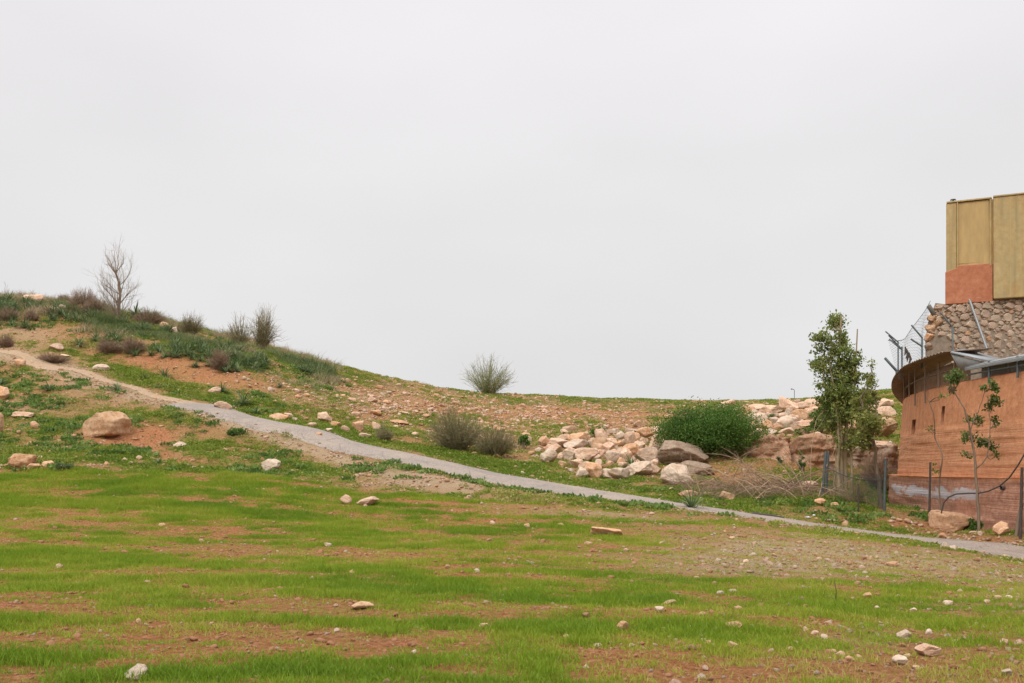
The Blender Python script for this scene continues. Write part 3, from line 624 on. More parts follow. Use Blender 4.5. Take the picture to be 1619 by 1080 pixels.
def twig_shrub(px, py, wpx, hpx, mk, label, n=160, name='shrub', cat='shrub', seed=0, lean=0, dense=1, rad=.006, group=None, sub=3, spreadpow=1.0, D=None, leafy=0, lm=None):
    R = np.random.default_rng(seed); x, y, z = pick(px, py) if D is None else ((px-CX)/F*D, D, H((px-CX)/F*D, D))
    sc = y/F; rx = wpx*sc/2; hh = hpx*sc; T = Tubes(); allp = []
    for _ in range(n):
        a = R.uniform(0, 2*math.pi); q = R.uniform(0, 1)**(.5*spreadpow)
        lob = .72+.5*vnoise([math.cos(a)*1.6+seed], [math.sin(a)*1.6], s=seed)[0]; tip = np.array([math.cos(a)*rx*q*lob*R.uniform(.8,1.15)+lean*hh, math.sin(a)*rx*q*.8, hh*(1-.55*q*q)*R.uniform(.5, 1.08)*lob])
        b = np.array([math.cos(a)*rx*.15*q, math.sin(a)*rx*.15*q, -.05]); mid = (b+tip)/2+np.array([0, 0, hh*.1])*q+R.normal(size=3)*rx*.06
        ts = np.linspace(0, 1, 6)[:, None]; p = (1-ts)**2*b+2*ts*(1-ts)*mid+ts**2*tip; p[1:] += R.normal(size=(5, 3))*hh*.012
        tn = R.uniform(0, 1); T.add(p, np.linspace(rad*1.6, rad*.5, 6), 3, tn); allp.append(p[3:])
        for _ in range(sub):
            i = R.integers(2, 6); d = (p[min(i, 5)]-p[i-1])+R.normal(size=3)*hh*.07
            pp, _d = curve_pts(p[i-1], d, hh*R.uniform(.15, .35), 3, R, .25, 0, .05); T.add(pp, np.linspace(rad*.8, rad*.35, 4), 3, np.clip(tn+R.normal()*.15, 0, 1)); allp.append(pp[1:])
    root = empty(name, (x, y, z), label, cat, group)
    T.obj('stems', M[mk], root)
    if leafy:
        Q = np.vstack(allp); Q = Q[R.integers(0, len(Q), leafy)]+R.normal(size=(leafy, 3))*hh*.03
        link('leaves', leaves_mesh('leaves', Q, .05+.0*hh, R), M[lm or mk], root)
    return root

def leaf_bush(px, py, wpx, hpx, mk, label, nl, size, seed, name='bush', cat='bush', lobes=26, depth=.7, group=None, lift=0.0, D=None, flat=.0):
    R = np.random.default_rng(seed); x, y, z = pick(px, py) if D is None else ((px-CX)/F*D, D, H((px-CX)/F*D, D)); sc = y/F; rx = wpx*sc/2; hh = hpx*sc
    cs = []; 
    while len(cs) < lobes:
        q = R.normal(size=3); q /= np.linalg.norm(q); q *= R.uniform(.35, .80)
        if q[2] > -.35: cs.append((q[0]*rx, q[1]*rx*depth, hh*(.42+q[2]*.62)))
    cs = np.array(cs); rs = R.uniform(.22, .42, lobes)*min(rx, hh)*1.0
    sel = R.integers(0, lobes, nl); d = R.normal(size=(nl, 3)); d /= np.linalg.norm(d, axis=1)[:, None]
    rr = rs[sel]*R.uniform(.45, 1.0, nl)**.5*np.clip(1+.16*R.normal(size=nl), .5, 1.2)
    Pp = cs[sel]+d*rr[:, None]*np.array([1.15, 1, .85]); Pp[:, 2] = np.maximum(Pp[:, 2], .02)
    clump = fbm(Pp[:, 0]*4.5, Pp[:, 1]*4.5, Pp[:, 2]*4.5, o=3, s=seed)
    keep = clump > .385; Pp = Pp[keep]; sel = sel[keep]
    tint = np.clip(.5+R.normal(size=len(Pp))*.2+(R.uniform(-.25, .25, lobes))[sel], 0, 1)
    root = empty(name, (x, y, z+lift), label, cat, group)
    T = Tubes()
    for c in cs[:18]:
        p = np.array([[0, 0, -.1], c*.4+R.normal(size=3)*.05, c]); T.add(p, [.04, .025, .01], 4)
    T.obj('branches', M['bark'], root)
    link('foliage', leaves_mesh('foliage', Pp, size, R, tint=tint), M[mk], root)
    return root
leaf_bush(1121, 720, 204, 80, 'bush', 'big dense dark green bush spreading over grey boulders below the ridge', 56000, .08, 11, lobes=80, depth=.75, flat=.4)
leaf_bush(1300, 690, 44, 62, 'bush', 'dark green bush on the rocks behind the left side of the tall tree', 5200, .09, 12, lobes=16)
leaf_bush(945, 695, 30, 18, 'bush', 'small dark green bush behind the rubble top', 900, .08, 13, lobes=8, name='shrub', cat='shrub')
leaf_bush(826, 711, 28, 26, 'bush', 'small dark green bush beside the red earth left of the rubble', 1000, .08, 14, lobes=8, name='shrub', cat='shrub')
leaf_bush(1222, 665, 18, 14, 'bush', 'tiny dark bush between ridge rocks', 400, .07, 15, lobes=6, name='shrub', cat='shrub')
leaf_bush(1272, 690, 34, 15, 'bush', 'low green bush on top of the rock ledge', 700, .07, 16, lobes=8, name='shrub', cat='shrub')
leaf_bush(375, 690, 38, 16, 'bush', 'round dark green cushion plant below the road beside pale dirt', 900, .07, 17, lobes=8, name='shrub', cat='shrub')
leaf_bush(10, 500, 50, 30, 'squill', 'dark green leafy shrub on the crest at the left border', 900, .11, 18, lobes=8, name='shrub', cat='shrub')
leaf_bush(1260, 772, 20, 14, 'bush', 'green weed clump at the foot of the rock ledge', 400, .07, 19, lobes=6, name='shrub', cat='shrub')
leaf_bush(1268, 742, 16, 44, 'bush', 'hanging green creeper on the rock ledge face', 700, .07, 20, lobes=10, name='creeper', cat='creeper', D=40.0)
leaf_bush(1233, 702, 14, 14, 'squill', 'small dark plant rooted in the rock face, left one', 260, .07, 21, lobes=5, name='shrub', cat='shrub', D=41)
leaf_bush(100, 745, 44, 10, 'squill', 'low grey-green cushion plant right of the field edge rocks', 600, .06, 22, lobes=7, name='shrub', cat='shrub')
leaf_bush(1543, 832, 30, 22, 'bush', 'grey-green bush behind the rectangular orange boulder', 500, .07, 23, lobes=7, name='shrub', cat='shrub')
leaf_bush(1388, 706, 26, 12, 'bush', 'low green weeds on the rock bench beside the curved wall', 350, .07, 24, lobes=6, name='shrub', cat='shrub')
# bare and broom-like shrubs
twig_shrub(771, 624, 92, 62, 'broom', 'grey-green broom shrub alone on the middle of the skyline', 190, seed=31, rad=.010, sub=4)
twig_shrub(722, 712, 112, 76, 'broomdry', 'wispy olive shrub above the road, left of the pair', 330, seed=32, rad=.007, sub=5)
twig_shrub(782, 722, 96, 58, 'broomdry', 'wispy brownish shrub above the road, right of the pair', 280, seed=33, rad=.007, sub=5)
twig_shrub(609, 699, 34, 27, 'broomdry', 'small wispy shrub next to the pointed rocks above the road', 200, seed=34, rad=.007)
twig_shrub(380, 548, 50, 54, 'broomdry', 'thin olive-brown broom shrub on the skyline, left of the pair', 100, seed=35, rad=.010, sub=4, lean=-.05)
twig_shrub(413, 553, 54, 76, 'broomdry', 'taller broom shrub on the skyline, right of the pair', 130, seed=36, rad=.011, sub=4, lean=.06)
for k, (px, py, w, h) in enumerate([(131,492,50,30),(150,500,46,24),(10,508,40,18),(50,508,30,14),(210,560,46,22),(172,560,40,20),(346,585,34,26),(8,550,34,18),(85,573,60,12),(235,515,60,22),(300,532,46,28),(102,480,26,12)]):
    lb = ['domed brown thorn shrub on the skyline beside the rounded boulder','brown thorn shrub below the domed one near the skyline','brown thorn shrub at the left border below the crest','low brown thorn shrub under the long skyline rock',
          'purplish brown thorn shrub on the bank, right one of the two','brown thorn shrub on the bank, left one of the two','brown thorn shrub hanging over the red bank','brown shrub at the left border above the track',
          'low dry brown shrub along the upper edge of the track','dry tan shrub on the skyline right of the bare tree','olive shrub on the skyline between the bare tree and the broom pair','small reddish shrub on the skyline left of the domed one'][k]
    twig_shrub(px, py, w, h*1.35, 'thorn' if k != 10 else 'broomdry', lb, 230, seed=40+k, rad=.008, sub=6, name='thorn_shrub' if k != 10 else 'shrub', cat='shrub', spreadpow=.8)
twig_shrub(235, 508, 64, 24, 'broom', 'thin leafless twigs rising from the crest right of the bare tree', 90, seed=60, rad=.008, sub=3)
for k, (px, py, h) in enumerate([(307,520,30),(412,520,34),(9,470,30),(35,470,12)]):
    twig_shrub(px, py+6, 14, h, 'thorn', ['dry flower stalk on the skyline left of the broom pair','tall dry stalk rising from the taller broom','dry stalk at the left border of the skyline','short dry stalk behind the long skyline rock'][k], 7, seed=70+k, rad=.009, sub=2, name='dry_stalk', cat='dry stalk')
# strap-leaved plants (one kind, four shapes shared)
def squill_mesh(seed, n=52, L=.5):
    R = np.random.default_rng(seed); V = []; Fc = []; tt = []; c = 0
    for i in range(n):
        a = R.uniform(0, 2*math.pi); el = R.uniform(.5, 1.35); l = L*R.uniform(.7, 1.15); w = .014*R.uniform(.8, 1.3)
        d = np.array([math.cos(a)*math.cos(el), math.sin(a)*math.cos(el), math.sin(el)]); s = np.array([-math.sin(a), math.cos(a), 0]); p = np.array([0., 0, -.02]); tn = R.uniform(0, 1)
        for k in range(5):
            ww = w*(1, 1.1, .9, .6, .05)[k]; V += [p-s*ww, p+s*ww]; tt += [tn, tn]
            if k < 4: Fc.append([c, c+1, c+3, c+2]); c += 2
            d = d.copy(); d[2] -= .28; d /= np.linalg.norm(d); p = p+d*l/4
        c += 2
    me = new_mesh('strap_leaves', V, Fc, True); add_attr(me, 'tint', tt); me.materials.append(M['squill']); return me
SQ = [squill_mesh(s) for s in range(5)]
def squill(px, py, size, label, group=None):
    x, y, z = pick(px, py); k = random.randrange(5)
    o = link('strap_leaf_plant', SQ[k]); s = size*y/F/.52; o.scale = (s, s, s*random.uniform(.85, 1.1)); o.location = (x, y, z); o.rotation_euler = (0, 0, random.uniform(0, 6.28))
    o['label'] = label; o['category'] = 'plant'
    if group: o['group'] = group
for px, py, s, lb in [(1094,806,44,'dark strap-leaved plant growing at the near edge of the road'),(1000,745,36,'strap-leaved plant drooping over a pale rock in the rubble'),(352,622,26,'strap-leaved plant on the slope above the road start'),(385,640,34,'bluish strap-leaved plant beside the road start'),
    (261,598,26,'dark leafy plant below the red bank'),(230,600,14,'small grey plant left of the dark leafy one below the red bank'),(126,548,26,'dark green strap-leaved plant on bare ground above the track'),(78,618,22,'dark strap-leaved plant below the track at left'),(186,618,24,'dark leafy plant at the lower edge of the track'),
    (442,612,14,'small bluish plant on the slope above the road'),(365,690,16,'green tuft beside the dirt shoulder'),(250,735,20,'grey-green plant in weeds above the field'),(790,772,16,'weed clump at the near edge of the road, left one'),(935,792,14,'weed clump at the near edge of the road, right one'),
    (1138,792,14,'dark tuft beside the tan rock by the brushwood'),(405,655,22,'dark bluish plant right of the one beside the road start'),(215,503,30,'spiky dark plant at the foot of the bare tree on the skyline'),(1243,680,12,'dark tuft in the ridge rubble'),(38,520,26,'dark leafy plant near the left border'),(2,610,24,'dark leafy plant at the left border below the track')]:
    squill(px, py, s, lb)
R5 = np.random.default_rng(5); cnt = 0
crest_x = [0,100,200,300,428,525]; crest_y = [476,488,507,532,562,589]
while cnt < 250:
    px = R5.uniform(-20, 520); c = np.interp(px, crest_x, crest_y); band = np.interp(px, [0,60,150,250,330,430,520], [40,30,50,56,50,24,8])
    py = c+R5.uniform(0, 1)**1.3*band+1
    if fbm([px*.03], [py*.05], o=2, s=5)[0] < .40: continue
    sz = R5.uniform(13, 25); squill(px, py, sz, side(px, py, 4, ('small' if sz < 19 else 'middling' if sz < 25 else 'large')+' dark strap-leaved plant'), 'strap-leaved plants along the crest'); cnt += 1

# bare tree on the crest
def bare_tree():
    x, y, z = pick(186, 507); R = np.random.default_rng(3); T = Tubes(); tips = []
    root = empty('bare_tree', (x, y, z), 'leafless pale-barked tree on the hill crest at the left', 'tree'); hh = 105*y/F
    T2 = Tubes(); trunk = np.array([[0,0,-.2],[.0,.0,.3],[.08,.02,.9],[.16,0,1.5],[.10,.03,2.1],[-.12,0,2.8]])*hh/4.0
    T2.add(trunk, np.array([.11,.10,.085,.075,.055,.035])*hh/4, 7); T2.obj('trunk', M['bark_pale'], root)
    for k in range(24):
        i = R.integers(2, 6); f = R.uniform(-.9, .9); p0 = trunk[i]
        grow(T, p0, (f, R.uniform(-.6, .6), R.uniform(.5, 1.3)), hh*R.uniform(.17, .26), .030*hh/4, 3, R, tips, .12, .04, 3, .55, .72)
    for k in range(30):
        a = R.uniform(-1, 1); grow(T, (R.normal()*.12, R.normal()*.12, 0), (a*1.0, R.uniform(-.5, .5), 1.0), hh*R.uniform(.22, .42), .02*hh/4, 2, R, tips, .10, .05, 3, .35, .62)
    T.obj('branches', M['bark_pale'], root)
bare_tree()

# leafy trees
def leafy_tree(label, base, stems, mk, nl, size, seed, clusters, name='tree', bark='bark_green', cat='tree', jitter=.26):
    """stems: polylines of pixel points at the tree's distance; clusters: (px, py, rx, ry, weight)"""
    R = np.random.default_rng(seed); x, y, z = pick(*base); sc = y/F
    root = empty(name, (x, y, z), label, cat)
    L = lambda px, py, dy=0: np.array([(px-CX)/F*y-x, dy, (HY-py)*sc-z])
    ends = []
    for s_ in stems:
        pts, rad = s_; T = Tubes(); dy = [R.normal()*.12 for _ in pts]; q = np.array([L(px, py, d) for (px, py), d in zip(pts, dy)])
        ts = np.linspace(0, len(q)-1, len(q)*3); qq = np.stack([np.interp(ts, np.arange(len(q)), q[:, c]) for c in range(3)], 1); qq[1:-1] += R.normal(size=(len(qq)-2, 3))*.012
        if (pts[0][1] >= base[1]-8): qq[0, 2] = -.15
        T.add(qq, np.linspace(rad, rad*.35, len(qq)), 7); T.obj('trunk' if pts[0][1] >= base[1]-8 else 'branch', M[bark], root); ends.append(qq)
    A_ = np.vstack(ends); Pl = []; TT = []; Tb = Tubes(); W_ = np.array([c[4]*c[2]*c[3] for c in clusters], float); W_ /= W_.sum()
    for c, w_ in zip(clusters, W_):
        cen = L(c[0], c[1], R.normal()*.25); rr = np.array([c[2]*sc, max(c[2], c[3])*sc*.8, c[3]*sc])
        m = int(nl*w_); nsub = max(3, int(m/45))
        sub = R.normal(size=(nsub, 3)); sub = cen+sub/np.maximum(1, np.linalg.norm(sub, axis=1))[:, None]*rr*R.uniform(.3, 1.05, nsub)[:, None]
        k = np.argmin(((A_-cen)**2).sum(1)-A_[:, 2]*0+(A_[:, 2] > cen[2])*2)
        for s2 in sub:
            mid = (A_[k]+s2)/2+R.normal(size=3)*.08; Tb.add([A_[k], mid, s2], [.014, .009, .004], 3)
        sel = R.integers(0, nsub, m); q = sub[sel]+R.normal(size=(m, 3))*jitter*np.array([1, 1, .8])*min(1, c[2]*sc*1.2+.25)*.6
        Pl.append(q); TT.append(np.clip(.45+R.normal(size=nsub)[sel]*.22+R.normal(size=m)*.15, 0, 1))
    Tb.obj('twigs', M[bark], root)
    link('crown', leaves_mesh('crown', np.vstack(Pl), size, R, up=-.2, tint=np.concatenate(TT), aspect=.6), M[mk], root)
    return root
leafy_tree('tall bushy olive-green tree with several slim trunks left of the curved wall', (1330, 783),
 [([(1331,783),(1331,740),(1329,700),(1328,640),(1328,580),(1330,500)], .085), ([(1324,783),(1324,740),(1325,700),(1320,640),(1310,570)], .07), ([(1338,785),(1338,745),(1338,690),(1345,620),(1352,560)], .10),
  ([(1346,783),(1346,740),(1345,690),(1350,640),(1356,520)], .06), ([(1319,785),(1322,745),(1326,690)], .04), ([(1329,700),(1310,640),(1296,580)], .03), ([(1338,680),(1360,620),(1378,590)], .03)],
 'poplar', 10000, .115, 81,
 [(1328,503,17,14,1.1),(1335,532,12,14,1.0),(1302,540,16,17,.9),(1316,556,22,18,1.1),(1295,575,12,20,.9),(1340,570,18,22,1),(1320,596,28,22,1.0),(1352,600,18,20,.9),(1330,625,32,20,1.0),(1304,632,14,16,.6),
  (1345,650,34,20,1.0),(1325,668,32,20,.9),(1300,662,12,18,.5),(1355,690,26,14,.6),(1365,630,16,20,.8),(1293,610,7,8,.5),(1382,592,8,9,.7),(1360,560,8,12,.4),(1334,700,26,14,.5),(1378,575,5,8,.5)])
leafy_tree('smaller yellow-green tree leaning against a grey post near the wall', (1396, 807),
 [([(1396,807),(1393,770),(1388,735),(1380,700),(1376,680)], .075), ([(1380,700),(1368,660),(1362,630)], .03), ([(1380,700),(1386,670),(1384,640)], .025)],
 'poplar2', 3000, .10, 82, [(1372,640,16,18,.6),(1376,606,10,10,.5),(1366,668,20,14,.8),(1360,694,18,10,.7),(1380,672,12,16,.7),(1384,625,8,12,.4),(1372,705,12,8,.4)], bark='bark')
leafy_tree('forked sapling with sparse leaves in front of the curved wall, right one', (1541, 818),
 [([(1543,818),(1543,770),(1541,720),(1536,688),(1524,650),(1512,618)], .045), ([(1543,745),(1556,725),(1561,700),(1563,660),(1565,625)], .022), ([(1536,688),(1548,650),(1557,620)], .018)],
 'sapling', 1500, .095, 83, [(1504,594,16,10,1.2),(1508,612,6,8,.7),(1557,614,10,14,1),(1566,640,12,14,.9),(1556,660,14,8,.9),(1572,668,8,8,.6),(1540,692,10,9,.9),(1565,700,16,10,1),(1535,717,8,6,.6),(1571,718,5,9,.6),(1580,640,6,5,.6)], bark='bark', name='sapling', cat='sapling', jitter=.18)
leafy_tree('thin nearly leafless sapling in front of the curved wall, left one', (1482, 822),
 [([(1482,822),(1484,770),(1484,720),(1480,690),(1474,655),(1464,628)], .028)], 'poplar2', 130, .08, 84, [(1478,630,6,4,1),(1478,740,6,8,.8),(1474,680,4,8,.6)], bark='bark', name='sapling', cat='sapling', jitter=.15)
# a thicket of thin green and grey whips round the tall tree's foot
twig_shrub(1352, 797, 70, 44, 'broomdry', 'thicket of thin twigs around the foot of the tall tree', 80, seed=90, rad=.006, sub=3, name='thicket', cat='thicket')
twig_shrub(1385, 770, 66, 60, 'thorn', 'dark tangle of twigs behind the wire fence beside the wall', 260, seed=91, rad=.007, sub=4, name='thicket', cat='thicket')

# ------------------------------------------------------------------ dry brushwood by the ledge
def brush():
    x, y, z = pick(1200, 786); R = np.random.default_rng(6); sc = y/F
    root = empty('brushwood_pile', (x, y, z), 'sprawling pile of dry cut branches in front of the rock ledge', 'brushwood')
    n = 0
    for k in range(130):
        px = R.uniform(1090, 1300) if k > 60 else R.uniform(1150, 1290); py = R.uniform(760, 792); bx = (px-CX)/F*y-x; by = R.uniform(-1.0, 2.8)
        gz_ = H(x+bx, y+by)-z
        big_ = k < 60
        L = R.uniform(55, 120)*sc if big_ else R.uniform(20, 70)*sc; sgn = -1 if R.uniform() < .68 else 1
        d = np.array([sgn*R.uniform(.1, 1.3), R.uniform(-.4, .5), R.uniform(.55, 1.3) if big_ else R.uniform(.0, .5)])
        p, _ = curve_pts((bx, by, gz_-.02), d, L, 9, R, .06, .15 if big_ else .06); p[:, 2] = np.maximum(p[:, 2], gz_-.1)
        T = Tubes(); T.add(p, np.linspace(.019 if big_ else .012, .005, 10), 4)
        for _ in range(3 if big_ else 2):
            i = R.integers(3, 9); q, _ = curve_pts(p[i], (p[min(i+1, 9)]-p[i])+R.normal(size=3)*.12*sc*10, L*.35, 5, R, .12, .06); T.add(q, np.linspace(.009, .003, 6), 3)
        T.obj('branch', M['drytwig'] if R.uniform() < .65 else M['drytwig2'], root)
    T = Tubes()
    for k in range(1100):
        px = R.uniform(1075, 1310); bx = (px-CX)/F*y-x; by = R.uniform(-.9, 2.4); gz_ = 0
        T.add(curve_pts((bx, by, R.uniform(-.05, .28)), (R.normal(), R.normal()*.7, R.normal()*.25), R.uniform(.3, 1.0), 3, R, .25)[0]+np.array([0, 0, 0]), [.006, .006, .005, .003], 3)
    V = np.vstack(T.V); V[:, 2] += full(V[:, 0]+x, V[:, 1]+y)[0]-z; T.V = [V]
    T.obj('twig_litter', M['drytwig2'], root, kind='stuff')
brush()

# ------------------------------------------------------------------ the curved wall and what stands on it
WC = np.array([40.0, 30.5]); WR = 26.3
def ang_at(px, R_=WR):      # angle on the drum of the near point seen in column px
    a = math.atan((px-CX)/F); d = np.array([math.sin(a), math.cos(a)]); b = d@WC; disc = b*b-(WC@WC-R_*R_)
    s = b-math.sqrt(max(disc, 0)); p = d*s-WC; return math.atan2(p[1], p[0])
def drum(r_, a, z): return np.array([WC[0]+r_*math.cos(a), WC[1]+r_*math.sin(a), z])
def DP(px): a = ang_at(px); return drum(WR, a, 0)
TOPZ, LEDZ = 2.67, -.30
def wall_mat():
    m, t, b = mat('red_clay_render', .95, .1); c = N(t, 'ShaderNodeNewGeometry'); v = c.outputs['Position']
    sp = N(t, 'ShaderNodeSeparateXYZ'); t.links.new(v, sp.inputs[0])
    def mp(s):
        q = N(t, 'ShaderNodeMapping'); q.inputs['Scale'].default_value = s; t.links.new(v, q.inputs[0]); return q.outputs[0]
    h1 = noise(t, mp((.3,.3,16)), 1.0, 7, .7); v1 = noise(t, mp((3,3,.35)), 1.3, 5, .6); n2 = noise(t, v, 6, 7, .7); n1 = noise(t, v, .7, 4, .6)
    col = ramp(t, n2, [(.25, (.44,.185,.09)), (.5, (.58,.265,.135)), (.75, (.68,.35,.20))])
    lowk = ramp(t, sp.outputs[2], [(.0, (1,1,1)), (1.0, (0,0,0))])
    low = N(t, 'ShaderNodeMapRange'); t.links.new(sp.outputs[2], low.inputs[0]); low.inputs[1].default_value = 1.15; low.inputs[2].default_value = 1.35; low.inputs[3].default_value = 1; low.inputs[4].default_value = 0
    col = mixc(t, math_(t, 'MULTIPLY', ramp(t, h1, [(.42, (0,0,0)), (.60, (1,1,1))]), math_(t, 'MULTIPLY', low.outputs[0], .28)), col, (.66,.38,.24))
    hi = math_(t, 'SUBTRACT', 1, low.outputs[0])
    col = mixc(t, math_(t, 'MULTIPLY', ramp(t, v1, [(.45, (0,0,0)), (.7, (1,1,1))]), math_(t, 'MULTIPLY', hi, .35)), col, (.30,.115,.06))
    col = mixc(t, math_(t, 'MULTIPLY', ramp(t, h1, [(.60, (0,0,0)), (.68, (1,1,1))]), .28), col, (.30,.135,.075))
    pk = N(t, 'ShaderNodeMapRange'); t.links.new(sp.outputs[2], pk.inputs[0]); pk.inputs[1].default_value = -.40; pk.inputs[2].default_value = -.30; pk.inputs[3].default_value = 1; pk.inputs[4].default_value = 0
    pl = ramp(t, n2, [(.3, (.32,.15,.095)), (.5, (.45,.23,.155)), (.72, (.56,.34,.25))])
    col = mixc(t, pk.outputs[0], col, pl)
    # worn whitewash daub on the plinth
    wz = N(t, 'ShaderNodeMapRange'); t.links.new(math_(t, 'ABSOLUTE', math_(t, 'ADD', sp.outputs[2], .78)), wz.inputs[0]); wz.inputs[1].default_value = .10; wz.inputs[2].default_value = .32; wz.inputs[3].default_value = 1; wz.inputs[4].default_value = 0
    wy = N(t, 'ShaderNodeMapRange'); t.links.new(math_(t, 'ABSOLUTE', math_(t, 'SUBTRACT', sp.outputs[1], 32.8)), wy.inputs[0]); wy.inputs[1].default_value = 3.6; wy.inputs[2].default_value = 6.2; wy.inputs[3].default_value = 1; wy.inputs[4].default_value = 0
    wn = ramp(t, math_(t, 'ADD', noise(t, mp((1,1,2.5)), 1.5, 6, .65), math_(t, 'MULTIPLY', math_(t, 'MULTIPLY', wz.outputs[0], wy.outputs[0]), .33)), [(.72, (0,0,0)), (.80, (1,1,1))])
    col = mixc(t, math_(t, 'MULTIPLY', wn, .75), col, (.55,.56,.60))
    t.links.new(col, b.inputs['Base Color'])
    bump(t, b, math_(t, 'ADD', math_(t, 'MULTIPLY', h1, low.outputs[0]), math_(t, 'MULTIPLY', n2, .4)), .9, .06)
    return m
M['clay'] = wall_mat()
def curved_wall():
    root = empty('curved_wall', tuple(DP(1520)[:2])+(-1.7,), 'tall curved red clay-rendered wall with a plinth at the right edge', 'wall')
    off = np.array(root.location)
    a_left = ang_at(1417); angs = np.arange(a_left-1.15, a_left+1.75, .0035)   # goes on behind its horizon and out of frame
    angs = np.arange(a_left-.9, a_left+2.0, .0035)
    cols = len(angs)
    def shell(name, zs, rfun, holes=()):
        zs = np.array(zs); V = np.zeros((len(zs), cols, 3))
        A_, Z_ = np.meshgrid(angs, zs); rr = rfun(A_, Z_)
        V = np.stack([WC[0]+rr*np.cos(A_), WC[1]+rr*np.sin(A_), Z_], -1).reshape(-1, 3)
        i, j = np.meshgrid(np.arange(len(zs)-1), np.arange(cols-1), indexing='ij'); keep = np.ones(i.shape, bool); extra = []
        for (pa, wa, z0, z1) in holes:
            ca = ang_at(pa); h_ = (np.abs((angs[j]+angs[j+1])/2-ca) < wa/2/WR) & (zs[i] >= z0-1e-4) & (zs[i+1] <= z1+1e-4); keep &= ~h_
            js = j[h_]; is_ = i[h_]; extra.append((js.min(), js.max()+1, is_.min(), is_.max()+1))
        a = (i*cols+j)[keep]
        me = new_mesh(name, V-off, np.stack([a, a+cols, a+cols+1, a+1], 1), True)
        for j0, j1, i0, i1 in extra:
            z0, z1 = zs[i0], zs[i1]; P_ = []
            for rad in (WR-.02, WR-.5):
                for (aa, zz) in ((angs[j0], z0), (angs[j1], z0), (angs[j1], z1), (angs[j0], z1)):
                    rb = float(rfun(np.array(aa), np.array(zz)))+.0 if rad > WR-.1 else rad; P_.append(drum(rb, aa, zz)-off)
            link('window_recess', new_mesh('window_recess', P_, [[4,5,6,7],[0,4,5,1],[1,5,6,2],[2,6,7,3],[3,7,4,0]]), M['clay_dark'], root)
        link(name, me, M['clay'], root)
    def rw(A_, Z_):
        t = (Z_-LEDZ)/(TOPZ-LEDZ); lowf = 1-sstep(1.1, 1.4, Z_)
        return WR-.22*t+lowf*(fbm(A_*9, Z_*9, o=4, s=5)-.5)*.06+(fbm(A_*40, Z_*2, o=3, s=8)-.5)*.05
    shell('wall_face', np.arange(LEDZ, TOPZ+.001, .045), rw, [(1483, .34, 1.40, 2.0), (1438, .60, 1.15, 1.75)])
    def rp_(A_, Z_): return WR+.33+(fbm(A_*10, Z_*6, o=3, s=15)-.5)*.10
    shell('plinth', np.arange(-3.2, LEDZ+.05, .07), rp_)
    # ledge and coping tops
    for nm, z, r0, r1 in (('plinth_ledge', LEDZ+.03, WR-.1, WR+.36), ('coping', TOPZ, WR-.9, WR-.2)):
        n = len(angs); V = np.vstack([np.stack([WC[0]+q*np.cos(angs), WC[1]+q*np.sin(angs), z+(fbm(angs*30, angs*0+q, o=2)-.5)*.05], 1) for q in (r0, r1)])-off
        j = np.arange(n-1); link(nm, new_mesh(nm, V, np.stack([j, j+1, j+1+n, j+n], 1)), M['clay'], root)
    hole = Tubes(); p = drum(WR+.42, ang_at(1605), -.55)-off; q = drum(WR+.2, ang_at(1605), -.55)-off; hole.add([q, p], [.06, .06], 8); hole.obj('drain_pipe', M['iron'], root)
    return root
M['clay_dark'] = plain('red_clay_reveal', (.36,.16,.09), .95, .1, .3, 6)
M['iron'] = plain('dark_rusty_iron', (.075,.06,.05), .8, .3, .4, 20)
M['steel'] = plain('weathered_steel_post', (.10,.125,.125), .6, .4, .3, 12, metal=.3)
M['galv'] = plain('galvanised_sheet', (.30,.32,.33), .5, .45, .2, 5, metal=.35, stretch=(1,1,3))
M['sheetdark'] = plain('rusty_corrugated_sheet', (.27,.205,.155), .75, .3, .4, 5, metal=.15)
M['panel'] = plain('brown_plaster_panel', (.34,.225,.155), .9, .1, .3, 5)
M['greyfascia'] = plain('grey_painted_panel', (.24,.235,.225), .7, .3, .25, 4)
M['wood'] = plain('weathered_timber', (.22,.165,.12), .9, .1, .3, 9, stretch=(1,1,.2))
curved_wall()

